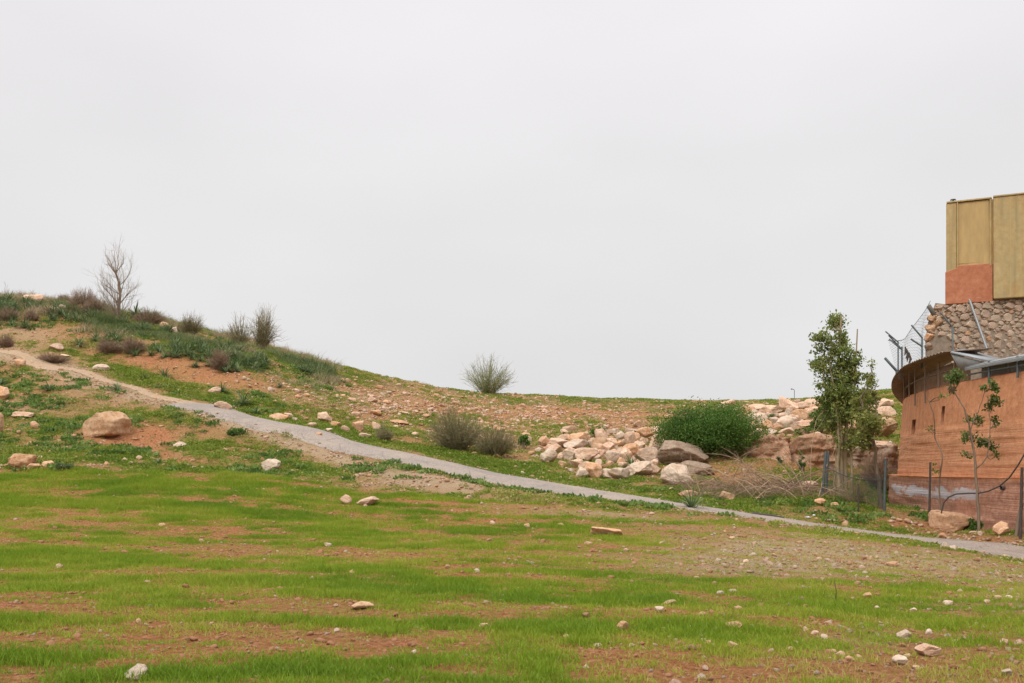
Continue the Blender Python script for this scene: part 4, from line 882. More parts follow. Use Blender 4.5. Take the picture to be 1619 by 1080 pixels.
def arc_sheet(name, a0, a1, f0, f1, mt, root, off, n=160, corr=0, kk=0):
    """sheet between two curves on the drum; f(t) -> (radius, z)"""
    V = []; m = 5
    for s in range(m):
        for i in range(n+1):
            t = i/n; a = a0+(a1-a0)*t; r0, z0 = f0(t); r1, z1 = f1(t); u = s/(m-1)
            V.append(drum(r0+(r1-r0)*u, a, z0+(z1-z0)*u+corr*math.sin(i*math.pi*2*kk/n))-off)
    i, j = np.meshgrid(np.arange(m-1), np.arange(n), indexing='ij'); a = (i*(n+1)+j).ravel()
    o = link(name, new_mesh(name, V, np.stack([a, a+1, a+n+2, a+n+1], 1), True), mt, root)
    md = o.modifiers.new('thick', 'SOLIDIFY'); md.thickness = .015; return o
def canopy():
    aL, aR = ang_at(1417)-.30, ang_at(1503); p = DP(1470)
    root = empty('corrugated_canopy', (p[0], p[1], TOPZ), 'rusty corrugated canopy curving round the left top of the wall', 'canopy'); off = np.array(root.location)
    k1 = (ang_at(1440)-aL)/(aR-aL)
    zo = lambda t: 3.57-1.0*(1-min(1, t/k1))**1.2*1.0+.06*t
    arc_sheet('roof_sheet', aL, aR, lambda t: (WR-1.3, max(zo(t), 3.3)+.12), lambda t: (WR+.22, zo(t)), M['sheetdark'], root, off, 480, .018, 60)
    for i in range(12):
        t0, t1 = i/12+.002, (i+1)/12-.002
        arc_sheet('panel', aL+(aR-aL)*t0, aL+(aR-aL)*t1, lambda t: (WR-.62, 2.6), lambda t: (WR-.62, 3.42), M['panel'], root, off, 8)
    T = Tubes(); T.add([drum(WR-.3, aL+(aR-aL)*t, 3.12) -off for t in np.linspace(0, 1, 40)], .03, 6); T.obj('rail', M['wood'], root)
    for px in (1424, 1432, 1441, 1457, 1478, 1503):
        a = ang_at(px); T = Tubes(); T.add([drum(WR-.12, a, 2.2 if px in (1441, 1457) else 2.6)-off, drum(WR-.12, a, 3.45)-off], .026, 6); T.obj('post', M['wood'], root)
canopy()
def gutter():
    a0, a1 = ang_at(1523), ang_at(1619)+.7; p = DP(1570)
    root = empty('terrace_gutter', (p[0], p[1], TOPZ), 'long grey metal gutter and rail along the top right of the wall', 'gutter'); off = np.array(root.location)
    arc_sheet('gutter_sheet', a0, a1, lambda t: (WR-.75, 3.22), lambda t: (WR-.05, 3.05), M['galv'], root, off, 60)
    arc_sheet('gutter_lip', a0, a1, lambda t: (WR-.05, 3.045), lambda t: (WR-.06, 2.94), M['galv'], root, off, 60)
    for i in range(14):
        arc_sheet('panel', a0+(a1-a0)*(i/14+.0006), a0+(a1-a0)*((i+1)/14-.0006), lambda t: (WR-.55, 2.55), lambda t: (WR-.55, 3.1), M['greyfascia'], root, off, 6)
    T = Tubes(); T.add([drum(WR-.15, a0+(a1-a0)*t, 2.83)-off for t in np.linspace(0, 1, 40)], .025, 6); T.obj('rail', M['steel'], root)
    for px in (1557, 1602, 1650, 1700):
        a = ang_at(px) if px < 1690 else ang_at(1619)+.1; T = Tubes(); T.add([drum(WR-.13, a, 2.5)-off, drum(WR-.13, a, 3.1)-off], .035, 6); T.obj('post', M['steel'], root)
gutter()
def shed():
    a = ang_at(1508); p = drum(WR-.1, a, TOPZ)
    root = empty('sheet_metal_shed_roof', tuple(p), 'small grey sheet metal gable roof between canopy and gutter', 'roof'); off = p
    y0 = DP(1510)[1]
    def Q(px, py, D): q = P(px, py, D); return np.array(q)-off
    D0 = y0
    V = [Q(1503,556,D0), Q(1562,569,D0-1.0), Q(1588,568,D0+.6), Q(1524,551,D0+2.5)]
    o = link('roof_sheet', new_mesh('roof_sheet', V, [[0,1,2,3]]), M['galv'], root); o.modifiers.new('t', 'SOLIDIFY').thickness = .05
    V = [Q(1505,560,D0+.05), Q(1556,572,D0-.8), Q(1525,584,D0-.35), Q(1518,584,D0+.05)]
    o = link('gable_panel', new_mesh('gable_panel', V, [[0,1,2,3]]), M['greyfascia'], root); o.modifiers.new('t', 'SOLIDIFY').thickness = .04
shed()
# security posts with angled arms and their wire
def sec_post(px, y0, y1, arms, label, r=.035, rad=WR-.25, mk='steel'):
    a = ang_at(px, rad); b = drum(rad, a, 0); D = b[1]; L = lambda qx, qy: np.array([(qx-CX)/F*D-b[0], 0, (HY-qy)/F*D])
    root = empty('fence_post', (b[0], b[1], 2.6), label, 'fence post', None); z = np.array([0, 0, -2.6])
    T = Tubes(); T.add([L(px, y0)+z, L(px, y1)+z], r, 4); T.obj('upright', M[mk], root)
    for (x0, yy0, x1, yy1) in arms:
        T = Tubes(); T.add([L(x0, yy0)+z, L(x1, yy1)+z], r*.9, 4); T.obj('arm', M[mk], root)
sec_post(1420, 606, 540, [(1420,541,1400,524),(1424,552,1406,536)], 'tall thin steel post with two angled arms, leftmost above the canopy', .03)
sec_post(1426, 604, 548, [(1426,553,1405,530)], 'steel post with one angled arm, second from left above the canopy', .035)
sec_post(1418, 606, 586, [(1418,587,1399,566)], 'short stout steel post with one low angled arm at the canopy corner', .06)
sec_post(1458, 582, 533, [(1458,534,1441,514),(1457,547,1440,536)], 'dark steel post with two angled arms before the stone wall corner', .035)
sec_post(1506, 562, 516, [(1506,517,1487,494)], 'dark steel post with one angled arm in front of the stone wall', .032)
def wires():
    R = np.random.default_rng(9); D = 36.0
    root = empty('chain_link_fence', P(1440, 590, D), 'sagging torn chain-link netting between the angled posts', 'fence'); off = np.array(root.location)
    lx, ly = [1399,1425,1443,1460,1470], [560,528,505,484,474]
    T = Tubes(); X0 = np.array([1402., 552]); 
    def pt(u, v):   # u along fence 0..1, v down 0..1
        tx = np.interp(u, [0,.3,.6,1], [1404,1430,1450,1471]); ty = np.interp(u, [0,.3,.6,1], [538,536,510,475])
        bx = np.interp(u, [0,.3,.6,1], [1420,1428,1446,1466]); by = np.interp(u, [0,.3,.6,1], [600,598,578,560])
        sag = math.sin(v*3.14)*3*math.sin(u*12)
        return np.array(P(tx+(bx-tx)*v+sag, ty+(by-ty)*v+2*math.sin(u*9), D+u*1.0+.3*math.sin(v*3)))-off
    n = 15
    for k in range(-n, n):
        T.add([pt(min(1, max(0, (k+s*n)/n*1.0)), s) for s in np.linspace(max(0, -k/n), min(1, (n-k)/n), 14)], .0035, 3)
        T.add([pt(min(1, max(0, (k+(1-s)*n)/n)), s) for s in np.linspace(max(0, k/n), min(1, (k+n)/n), 14)], .0035, 3)
    T.obj('wire_mesh', M['steel'], root)
    T = Tubes(); T.add([pt(u, 0) for u in np.linspace(0, 1, 20)], .012, 4); T.obj('top_wire', M['steel'], root)
    for q in range(4):
        T = Tubes(); T.add([np.array(P(1431+q*2, 548+q*3, D-.1))-off, np.array(P(1433+q*2+R.normal(), 556+q*4, D-.1))-off, np.array(P(1430+q*2, 562+q*5, D-.1))-off], [.02,.05,.015], 5); T.obj('rag', M['iron'], root)
wires()
def simple_post(px, y0, y1, px1, r, mk, label, name='fence_post', cat='fence post', D=None, sides=6):
    x, y, z = pick(px, y0); T = Tubes(); top = (HY-y1)/F*y-z
    T.add([(0, 0, -.2), ((px1-px)/F*y*.5, 0, top*.5), ((px1-px)/F*y, 0, top)], [r, r*.97, r*.93], sides)
    o = T.obj(name, M[mk], None, label=label, category=cat); o.location = (x, y, z); return (x, y, z, top, (px1-px)/F*y)
fp = [simple_post(1300,785,714,1306,.05,'steel','grey steel fence post left of the tall tree, front of two leaning together'),
 simple_post(1306,783,713,1310,.04,'steel','grey steel fence post left of the tall tree, behind its leaning partner'),
 simple_post(1357,810,765,1357,.028,'iron','short thin dark iron stake in front of the tall tree'),
 simple_post(1398,808,725,1400,.045,'steel','grey steel post by the leaning yellow-green tree'),
 simple_post(1469,830,731,1471,.035,'iron','rusty brown iron stake before the wall left of the saplings'),
 simple_post(1613,838,739,1616,.04,'iron','dark iron stake at the right border before the wall')]
simple_post(1605,840,795,1616,.05,'wood','short weathered timber prop leaning at the right border', 'timber_prop', 'prop')
def ground_mesh_fence():
    x0, y0, z0 = pick(1303, 785); x1, y1, z1 = pick(1398, 808)
    root = empty('wire_fence', (x0, y0, z0), 'low sagging wire fence between grey posts under the trees', 'fence'); off = np.array([x0, y0, z0]); T = Tubes()
    dd = np.array([x1-x0, y1-y0, z1-z0]); n = 60
    for k in range(-12, n): 
        for sg_ in (1, -1):
            q = [];
            for s in np.linspace(0, 1, 6):
                u = (k+(s if sg_ > 0 else 1-s)*12)/n
                if 0 <= u <= 1: q.append(dd*u+np.array([0, 0, .05+s*(1.15-.25*math.sin(u*3.1))]))
            if len(q) > 2: T.add(q, .003, 3)
    T.obj('wire_mesh', M['steel'], root)
    T = Tubes(); T.add([dd*u+np.array([0, 0, 1.0-.2*math.sin(u*3.1)]) for u in np.linspace(0, 1, 12)], .012, 4); T.obj('top_wire', M['iron'], root)
ground_mesh_fence()
def hose():
    pts = [(1488,812,28.6),(1492,795,28.6),(1500,786,28.5),(1512,781,28.2),(1530,780,27.9),(1546,780,27.6),(1562,777,27.2),(1580,769,26.7),(1596,755,26.3),(1610,735,26),(1622,714,25.8),(1640,700,25.6)]
    q = np.array([P(*p) for p in pts]); T = Tubes(); T.add(q-q[0], .022, 5)
    o = T.obj('hose', M['iron'], None, label='black hose hanging in a curve from the right border across the plinth', category='hose'); o.location = tuple(q[0])
hose()
# ------------------------------------------------------------------ stone retaining wall and the ochre building
BD = lambda px: 38.0-1.35*(px-1493)/126.0         # distance of the facade line along the picture
def BP(px, py, back=0): D = BD(px); q = np.array(P(px, py, D)); q[0] += back*.52; q[1] += back*.85; return q
M['mortar'] = plain('grey_brown_mortar', (.27,.215,.165), 1, .05, .35, 6, bm=.9)
M['stone1'] = rock_mat('wall_stone_pink', (.38,.28,.205), (.54,.41,.31), (.67,.54,.43), amt=.15, scale=1.5)
M['stone2'] = rock_mat('wall_stone_cream', (.42,.32,.225), (.56,.45,.34), (.68,.58,.47), amt=.2, scale=1.5)
M['ochre'] = None
def ochre_mat():
    m, t, b = mat('ochre_painted_concrete', .85, .2); v = mapped(t); vs = mapped(t, (1.6,1.6,.4))
    n1 = noise(t, vs, .9, 6, .65, .4); n2 = noise(t, v, 5, 7, .7); n3 = noise(t, mapped(t, (1.4,1.4,.8)), 1.0, 5, .6)
    col = ramp(t, n2, [(.25, (.36,.25,.115)), (.5, (.45,.33,.155)), (.75, (.55,.425,.22))])
    col = mixc(t, math_(t, 'MULTIPLY', ramp(t, n1, [(.45, (0,0,0)), (.6, (1,1,1))]), .6), col, (.37,.32,.17))
    col = mixc(t, math_(t, 'MULTIPLY', ramp(t, n3, [(.56, (0,0,0)), (.68, (1,1,1))]), .6), col, (.42,.21,.07))
    st = noise(t, mapped(t, (5,5,.22)), 1.6, 5, .6); col = mixc(t, math_(t, 'MULTIPLY', ramp(t, st, [(.5, (0,0,0)), (.7, (1,1,1))]), .45), col, (.25,.19,.10))
    t.links.new(col, b.inputs['Base Color']); bump(t, b, n2, .3, .01); return m
M['ochre'] = ochre_mat(); M['ochre_smooth'] = plain('ochre_panel_paint', (.46,.33,.15), .8, .2, .22, 2.2, stretch=(1.5,1.5,.35))
def redblock():
    m, t, b = mat('red_oxide_render', .9, .1); v = mapped(t); n2 = noise(t, v, 4, 7, .7); n1 = noise(t, mapped(t, (.6,.6,3)), 1.2, 5, .7)
    col = ramp(t, n2, [(.25, (.33,.12,.065)), (.5, (.45,.18,.10)), (.75, (.55,.27,.165))])
    col = mixc(t, math_(t, 'MULTIPLY', ramp(t, n1, [(.62, (0,0,0)), (.66, (1,1,1))]), .5), col, (.55,.48,.44))
    t.links.new(col, b.inputs['Base Color']); bump(t, b, n2, .4, .02); return m
M['redblock'] = redblock()
def prism(name, front, depth, mt, root, proud=0, bevel=.02):
    """front: picture corners of the face in order; extruded backwards"""
    off = np.array(root.location); n = len(front)
    fr = [BP(px, py)+np.array([-.1, -.99, 0])*proud-off for px, py in front]; bk = [BP(px, py)+np.array([.52, .85, 0])*depth-off for px, py in front]
    Fc = [tuple(range(n))]+[tuple(range(2*n-1, n-1, -1))]+[((i+1) % n, i, n+i, n+(i+1) % n) for i in range(n)]
    me = bpy.data.meshes.new(name); me.from_pydata([tuple(p) for p in fr+bk], [], Fc); me.update()
    o = link(name, me, mt, root); 
    if bevel: md = o.modifiers.new('b', 'BEVEL'); md.width = bevel; md.segments = 2
    return o
def building():
    root = empty('ochre_building', tuple(BP(1495, 478)), 'tall ochre-painted blank building with red lower block above the stone wall', 'building')
    prism('wall', [(1496,433),(1700,433),(1700,301),(1566,315),(1496,323)], 7, M['ochre_smooth'], root)
    prism('corner_pilaster', [(1495,431),(1511.5,430),(1511.5,321),(1495,322.5)], .5, M['ochre'], root, .06)
    prism('recessed_panel', [(1513.5,418),(1563,415),(1563,317),(1513.5,321)], .3, M['ochre_smooth'], root, .03)
    prism('projecting_bay', [(1566,474.5),(1760,463),(1760,295),(1566,315)], 6.5, M['ochre'], root, .28, .03)
    prism('panel_joint', [(1592,472),(1593.2,472),(1593.2,312),(1592,312)], .3, M['ochre_smooth'], root, .30, 0)
    prism('red_block', [(1493,482),(1568,477),(1568,417),(1511,421),(1511,425),(1493,431)], 6, M['redblock'], root, .10, .02)
    prism('trim_strip', [(1511.5,428),(1513.5,428),(1513.5,321),(1511.5,321)], .2, M['ochre'], root, .10, 0)
    prism('trim_strip', [(1563,421),(1565.5,421),(1565.5,316),(1563,316)], .2, M['ochre'], root, .12, 0)
    prism('roof_coping', [(1495,322),(1566,314.5),(1566,312.5),(1495,320)], 1.2, M['ochre'], root, .1, 0)
    prism('roof_coping', [(1565,315),(1760,295),(1760,293),(1565,313)], 1.2, M['ochre'], root, .32, 0)
building()
def lamp():
    q = BP(1505, 321, .3); root = empty('roof_lantern', tuple(q), 'small metal caged lantern on the left corner of the building roof', 'lantern')
    s = 38/F
    for dx in (-3.5, 3.5):
        for dy in (-.08, .08):
            T = Tubes(); T.add([(dx*s, dy, 0), (dx*s*.8, dy, 8*s)], .012, 4); T.obj('bar', M['steel'], root)
    T = Tubes(); T.add([(0, 0, 0), (0, 0, 6*s)], [.045, .06], 8); T.obj('lamp_body', M['greyfascia'], root)
    T = Tubes(); T.add([(0, 0, 7.6*s), (0, 0, 8.6*s), (0, 0, 8.8*s)], [.10, .10, .02], 8); T.obj('cap', M['steel'], root)
lamp()
def roof_twigs():
    for k, (px, py, w, h, lb) in enumerate([(1610,308,16,24,'bare thin branches showing over the roof at the right border'),(1602,309,7,16,'single thin dry stalk on the roof edge left of the branches')]):
        R = np.random.default_rng(50+k); q = BP(px, py, 2.5); root = empty('bare_branches', tuple(q), lb, 'branches'); T = Tubes(); tips = []; s = 40/F
        for _ in range(7 if k == 0 else 2): grow(T, (R.normal()*.08, 0, -.3), (R.normal()*.35, 0, 1), h*s*.55, .012, 2, R, tips, .1, .03, 3, .5)
        T.obj('twigs', M['bark_pale'], root)
roof_twigs()
def stone_wall():
    root = empty('stone_wall', tuple(BP(1500, 560)), 'rough rubble-stone retaining wall beneath the ochre building', 'wall'); off = np.array(root.location)
    prism('mortar_core', [(1463,640),(1800,640),(1800,458),(1619,470),(1494,481),(1479,479),(1474,492),(1467,510),(1463,540)], 3.5, M['mortar'], root, 0, 0)
    R = np.random.default_rng(77); protos = []
    for v in range(14):
        n = 7; a = np.sort(R.uniform(0, 2*math.pi, n)+0) if False else (np.arange(n)+R.uniform(-.3, .3, n))*2*math.pi/n; rr = R.uniform(.78, 1.05, n)
        ring = lambda k, d: [(math.cos(t)*r_*k, d, math.sin(t)*r_*k) for t, r_ in zip(a, rr)]
        V = ring(1, .3)+ring(.99, -.2)+ring(.82, -.5)+[(0, -.56, 0)]
        V = [(x, y+R.normal()*.05, z) for x, y, z in V]; Fc = []
        for q in (0, 1): Fc += [(q*n+i, q*n+(i+1) % n, (q+1)*n+(i+1) % n, (q+1)*n+i) for i in range(n)]
        Fc += [(2*n+i, 2*n+(i+1) % n, 3*n) for i in range(n)]
        pair = []
        for mk in ('stone1', 'stone2', 'orange'):
            me = bpy.data.meshes.new('stone'); me.from_pydata(V, [], Fc); me.update(); me.materials.append(M[mk]); pair.append(me)
        protos.append(pair)
    placed = []; tries = 0
    while tries < 30000 and len(placed) < 298:
        tries += 1; px = R.uniform(1466, 1632); py = R.uniform(473, 574)
        w = R.uniform(7.5, 11.5) if tries < 2500 else R.uniform(4.5, 7) if tries < 9000 else R.uniform(2.6, 4.2); h = w*R.uniform(.55, .85)
        if px-w < np.interp(py, [479,492,510,540,640], [1480,1476,1469,1465,1464]): continue
        if py-h < np.interp(px, [1479,1494,1619,1700], [479,481,470,464])+1: continue
        if px < 1505 and py > 528: continue
        if any(((px-a)/(w+c))**2+((py-b)/(h+d))**2 < .60 for a, b, c, d in placed): continue
        placed.append((px, py, w, h))
        D = BD(px); o = bpy.data.objects.new('stone', protos[R.integers(14)][R.choice(3, p=[.50, .43, .07])]); C.objects.link(o); o.parent = root
        q = BP(px, py)-off; s = D/F; o.location = (q[0], q[1]-.03, q[2]); o.scale = (w*s, R.uniform(.10, .15), h*s); o.rotation_euler = (0, R.uniform(-.5, .5), -.08)
    V = []; Fc = []; pl2 = []
    for _ in range(5000):
        px = R.uniform(1636, 1795); py = R.uniform(473, 600); w = R.uniform(5, 11); h = w*.7
        if py-h < np.interp(px, [1619, 1800], [471, 459]) or any(((px-a)/(w+c))**2+((py-b)/(h+d))**2 < .7 for a, b, c, d in pl2): continue
        pl2.append((px, py, w, h)); me = protos[R.integers(14)][0]; q = BP(px, py)-off; s_ = BD(px)/F; n0 = len(V)
        V += [(q[0]+v.co.x*w*s_, q[1]-.03+v.co.y*.12, q[2]+v.co.z*h*s_) for v in me.vertices]; Fc += [tuple(n0+i for i in p.vertices) for p in me.polygons]
    me = bpy.data.meshes.new('stone'); me.from_pydata(V, [], Fc); link('stone', me, M['stone1'], root, kind='stuff')
    prism('plaster_patch', [(1464,566),(1506,572),(1505,528),(1480,524),(1468,535)], .2, M['mortar'], root, .07, .03)
    # broken corner stones
    for k, (px, py, w, h, kk) in enumerate([(1485,486,13,11,'brown'),(1474,503,13,11,'tan'),(1470,519,12,12,'tan'),(1481,512,11,10,'tan'),(1470,533,12,12,'orange'),(1490,500,9,9,'tan'),(1468,548,12,12,'brown')]):
        s = BD(px)/F; o = link('corner_stone', rock_mesh('corner_stone', (w*s*1.15, .5, h*s*1.15), 3, 500+k, 14, .16), M[kk], root); o.location = BP(px, py)-off+np.array([0, -.0, 0])
    T = Tubes(); T.add([BP(1527, 476)-off+np.array([0, -.30, 0]), BP(1543, 558)-off+np.array([0, -.9, 0])], .045, 6); 
    return root, T
sw, T_ = stone_wall()
q0 = T_.V[0].mean(0)*0
o = T_.obj('steel_pole', M['galv'], None, label='galvanised steel pole leaning on the stone wall', category='pole'); o.location = sw.location
# flat steel bracket at the wall's broken corner
T = Tubes(); pa = np.array(P(1468, 483, 36.8)); pb = np.array(P(1477, 498, 36.8)); T.add([(0, 0, 0), pb-pa], .09, 4); o = T.obj('steel_channel', M['greyfascia'], None, label='grey steel channel jutting from the broken corner of the stone wall', category='steel channel'); o.location = tuple(pa)

# distant street lamp behind the ridge
q = P(1256, 640, 150); T = Tubes(); s = 150/F
T.add([(0, 0, -8), (0, 0, 22*s), (-.5*s, 0, 24*s), (-4*s, 0, 25*s)], [.07, .05, .05, .05], 5)
root = empty('street_lamp', q, 'tiny distant street lamp on the horizon above the ridge rubble', 'street lamp'); T.obj('pole', M['steel'], root)
T = Tubes(); T.add([(-3.5*s, 0, 25*s), (-5.5*s, 0, 24.6*s)], .09, 4); T.obj('lamp_head', M['steel'], root)
# bits of litter by the road
for px, py, w, h, lb in ((1277,821,10,5,'crumpled white plastic litter on the verge by the road'),(1287,818,5,4,'small white scrap beside the larger litter on the verge'),(1440,828,7,4,'pale scrap of litter on the grass before the wall'),(1407,704,8,7,'white and blue scrap caught on the rock bench by the wall')):
    x, y, z = pick(px, py); me = rock_mesh('litter', (w*y/F, w*y/F*.7, h*y/F), 3, int(px), 14, .25)
    if 'paper' not in M: M['paper'] = plain('white_plastic', (.62,.64,.64), .5, .4, .15, 5)
    o = link('litter', me, M['paper'], label=lb, category='litter'); o.location = (x, y, z+h*y/F*.4)
# dark timber plank lying in the road's far verge and thin stick in the field
def stick(px0, py0, px1, py1, r, mk, name, cat, lab):
    a = np.array(pick(px0, py0)); b = np.array(pick(px1, py1)); T = Tubes(); m = (a+b)/2; m[2] = H(m[0], m[1])
    T.add([a-a+(0, 0, r), m-a+(0, 0, r*1.2), b-a+(0, 0, r)], [r, r, r*.8], 5); o = T.obj(name, M[mk], None, label=lab, category=cat); o.location = tuple(a)
stick(1189,815,1240,822,.05,'iron','timber_pole','pole','dark pole lying along the far edge of the road')
stick(1303,825,1325,826,.035,'drytwig','stick','stick','pale stick lying in the grass beside the road')
x, y, z = pick(1321, 951); T = Tubes(); T.add([(0, 0, 0), (.01, 0, .12), (-.015, 0, .27)], [.006, .005, .003], 4); o = T.obj('dry_stalk', M['iron'], None, label='single thin dark stalk standing in the field at right', category='dry stalk'); o.location = (x, y, z)

# ------------------------------------------------------------------ ground cover (nobody could count it)
def proto_coll(name, meshes, mt):
    c = bpy.data.collections.new(name)
    for m_ in meshes:
        if not len(m_.materials): m_.materials.append(mt)
        o = bpy.data.objects.new(name+'_piece', m_); c.objects.link(o)
    return c
def scatter(name, pts, rot, scl, idx, tint, coll, label, cat):
    me = bpy.data.meshes.new(name); me.vertices.add(len(pts)); me.vertices.foreach_set('co', np.asarray(pts, np.float32).ravel())
    add_attr(me, 'rot', rot, 'FLOAT_VECTOR'); add_attr(me, 'scl', scl, 'FLOAT_VECTOR'); add_attr(me, 'tint', tint)
    ai = me.attributes.new('pid', 'INT', 'POINT'); ai.data.foreach_set('value', np.asarray(idx, np.int32))
    o = link(name, me, None, kind='stuff', label=label, category=cat)
    g = bpy.data.node_groups.new(name, 'GeometryNodeTree'); g.interface.new_socket('Geometry', in_out='INPUT', socket_type='NodeSocketGeometry'); g.interface.new_socket('Geometry', in_out='OUTPUT', socket_type='NodeSocketGeometry')
    gi = N(g, 'NodeGroupInput'); go = N(g, 'NodeGroupOutput'); ip = N(g, 'GeometryNodeInstanceOnPoints'); ci = N(g, 'GeometryNodeCollectionInfo')
    ci.inputs['Collection'].default_value = coll; ci.inputs['Separate Children'].default_value = True; ci.inputs['Reset Children'].default_value = True
    def na(nm, ty): a = N(g, 'GeometryNodeInputNamedAttribute', data_type=ty); a.inputs['Name'].default_value = nm; return a.outputs['Attribute']
    g.links.new(gi.outputs[0], ip.inputs['Points']); g.links.new(ci.outputs[0], ip.inputs['Instance']); ip.inputs['Pick Instance'].default_value = True
    g.links.new(na('pid', 'INT'), ip.inputs['Instance Index']); g.links.new(na('scl', 'FLOAT_VECTOR'), ip.inputs['Scale'])
    e2r = N(g, 'FunctionNodeEulerToRotation'); g.links.new(na('rot', 'FLOAT_VECTOR'), e2r.inputs[0]); g.links.new(e2r.outputs[0], ip.inputs['Rotation'])
    g.links.new(ip.outputs[0], go.inputs[0]); md = o.modifiers.new('scatter', 'NODES'); md.node_group = g; return o
def tuft(seed, n, rad, h, w, lean, seg=2):
    R = np.random.default_rng(seed); V = []; Fc = []
    for i in range(n):
        a, q = R.uniform(0, 6.283), rad*math.sqrt(R.uniform()); b = np.array([math.cos(a)*q, math.sin(a)*q, -.01]); f = R.uniform(0, 3.14); s = np.array([math.cos(f), math.sin(f), 0])*w*R.uniform(.7, 1.3)
        L = h*R.uniform(.55, 1.15); d = np.array([R.normal()*lean, R.normal()*lean, 1.0]); m_ = b+d*L*.55; t_ = b+d*L*np.array([1.35, 1.35, .95]); c = len(V)
        V += [b-s, b+s, m_-s*.8, m_+s*.8, t_]; Fc += [(c, c+1, c+3, c+2), (c+2, c+3, c+4, c+4)]
    me = bpy.data.meshes.new('tuft'); me.from_pydata([tuple(v) for v in V], [], [f if f[2] != f[3] else f[:3] for f in Fc]); me.update(); return me
def weedm(seed, n, rad, size):
    R = np.random.default_rng(seed); a = R.uniform(0, 6.283, n); q = rad*np.sqrt(R.uniform(size=n)); P_ = np.stack([np.cos(a)*q, np.sin(a)*q, R.uniform(0, .06, n)*(1-q/rad*.6)], 1)
    me = leaves_mesh('weed', P_, size, R, up=.5, aspect=.7); me.attributes.remove(me.attributes['tint']); return me
GT = proto_coll('grass_tufts', [tuft(s, 20, .17, .10, .0038, .28) for s in range(6)], M['fgrass'])
HT = proto_coll('hill_tufts', [tuft(20+s, 26, .14, .065, .006, .5) for s in range(5)]+[weedm(30+s, 34, .15, .055) for s in range(3)], M['hgrass'])
WT = proto_coll('weed_tufts', [weedm(40+s, 60, .22, .085) for s in range(4)], M['weed'])
def sample(n, lo, hi, half=.56, pw=1.0):
    """random ground points in front of the camera, denser close by"""
    u = rng.uniform(0, 1, n); D = (lo**pw+u*(hi**pw-lo**pw))**(1/pw); x = rng.uniform(-half, half, n)*D
    z, cov = full(x, D); return x, D, z, cov
def rotz(n, tilt=.1): return np.stack([rng.normal(size=n)*tilt, rng.normal(size=n)*tilt, rng.uniform(0, 6.283, n)], 1)
# field grass
x, y, z, (G, T, R, ST, fld, rd, sg) = sample(180000, 4.8, 34, .72, 1.6)
keep = (fld > .4) & (rd > 1.22) & (rng.uniform(size=len(x)) < np.clip(G*1.05-.02, .10, .98))
x, y, z, G, T = x[keep], y[keep], z[keep], G[keep], T[keep]; n = len(x)
nn = fbm(x*.5, y*.9, o=3, s=91); s1 = np.maximum(.30, .34+.74*G*G+(nn-.5)*.6)
tint = np.clip(.30+(1-G)*.42+(nn-.5)*.9+rng.normal(size=n)*.10+.15*T, 0, 1)
scatter('field_grass', np.stack([x, y, z], 1), rotz(n, .08), np.stack([s1**.3, s1**.3, s1], 1)*(1+.010*np.maximum(0, y-12))[:, None], rng.integers(0, 6, n), tint, GT, 'bright green young grass sprouting in streaks across the field', 'grass')
# hill grass and weeds
x, y, z, (G, T, R, ST, fld, rd, sg) = sample(265000, 22, 96, .70, 1.1)
px, py = proj(x, y, z)
keep = (fld < .6) & (rd > np.where(px < 300, .5, 1.22)) & (rng.uniform(size=len(x)) < np.clip(G*1.5-.35, .02, .95)) & ~((x-WC[0])**2+(y-WC[1])**2 < (WR+.3)**2)
x, y, z, G, T = x[keep], y[keep], z[keep], G[keep], T[keep]; n = len(x); nn = fbm(x*.4, y*.4, o=3, s=93); s1 = .7+.5*G+(nn-.5)
s1 = np.maximum(s1, .4)*(1+.008*(y-25)); tint = np.clip(.42+(1-G)*.5+(nn-.5)*.9+rng.normal(size=n)*.12, 0, 1)
scatter('hill_grass', np.stack([x, y, z], 1), rotz(n), np.stack([s1, s1, s1], 1), rng.integers(0, 8, n), tint, HT, 'short patchy grass and clover over the slope above the field', 'grass')
x, y, z, (G, T, R, ST, fld, rd, sg) = sample(68000, 26, 66, .70, 1.1); px, py = proj(x, y, z)
wn = fbm(x*.6, y*.6, o=3, s=95); dens = blob(px, py, 230, 728, 220, 20)+.8*blob(px, py, 150, 650, 180, 50)+.5*blob(px, py, 500, 745, 150, 12)+.6*(rd < 1.9)*(sg < 0)*(px > 450)*(px < 1060)+.4*blob(px, py, 400, 640, 80, 25)+.7*line(px, py, [(-50,492),(100,505),(200,530),(330,558),(430,580),(540,605)], 18)+.7*blob(px, py, 1430, 815, 90, 12)+.6*blob(px,py,1200,790,130,14)
keep = (fld < .5) & (rd > 1.22) & (rng.uniform(size=len(x)) < dens*np.clip((wn-.45)*4, 0, .7)) & ~((x-WC[0])**2+(y-WC[1])**2 < (WR+.3)**2) & (R < .5)
x, y, z = x[keep], y[keep], z[keep]; n = len(x); s1 = rng.uniform(.6, 1.3, n)
scatter('weeds', np.stack([x, y, z], 1), rotz(n), np.stack([s1, s1, s1*1.3], 1), rng.integers(0, 4, n), rng.uniform(0, 1, n), WT, 'darker leafy weeds in patches along the field edge and road verge', 'weeds')
DT = proto_coll('dry_undergrowth_tufts', [tuft(60+s, 40, .22, .34, .006, .45) for s in range(4)], leaf_mat('dry_undergrowth', [(0,(.11,.16,.055)), (.4,(.21,.25,.10)), (.55,(.36,.29,.17)), (1,(.50,.38,.25))], .2, .8, 'INSTANCER'))
x, y, z, (G, T, R, ST, fld, rd, sg) = sample(70000, 38, 72, .70, 1.1); px, py = proj(x, y, z)
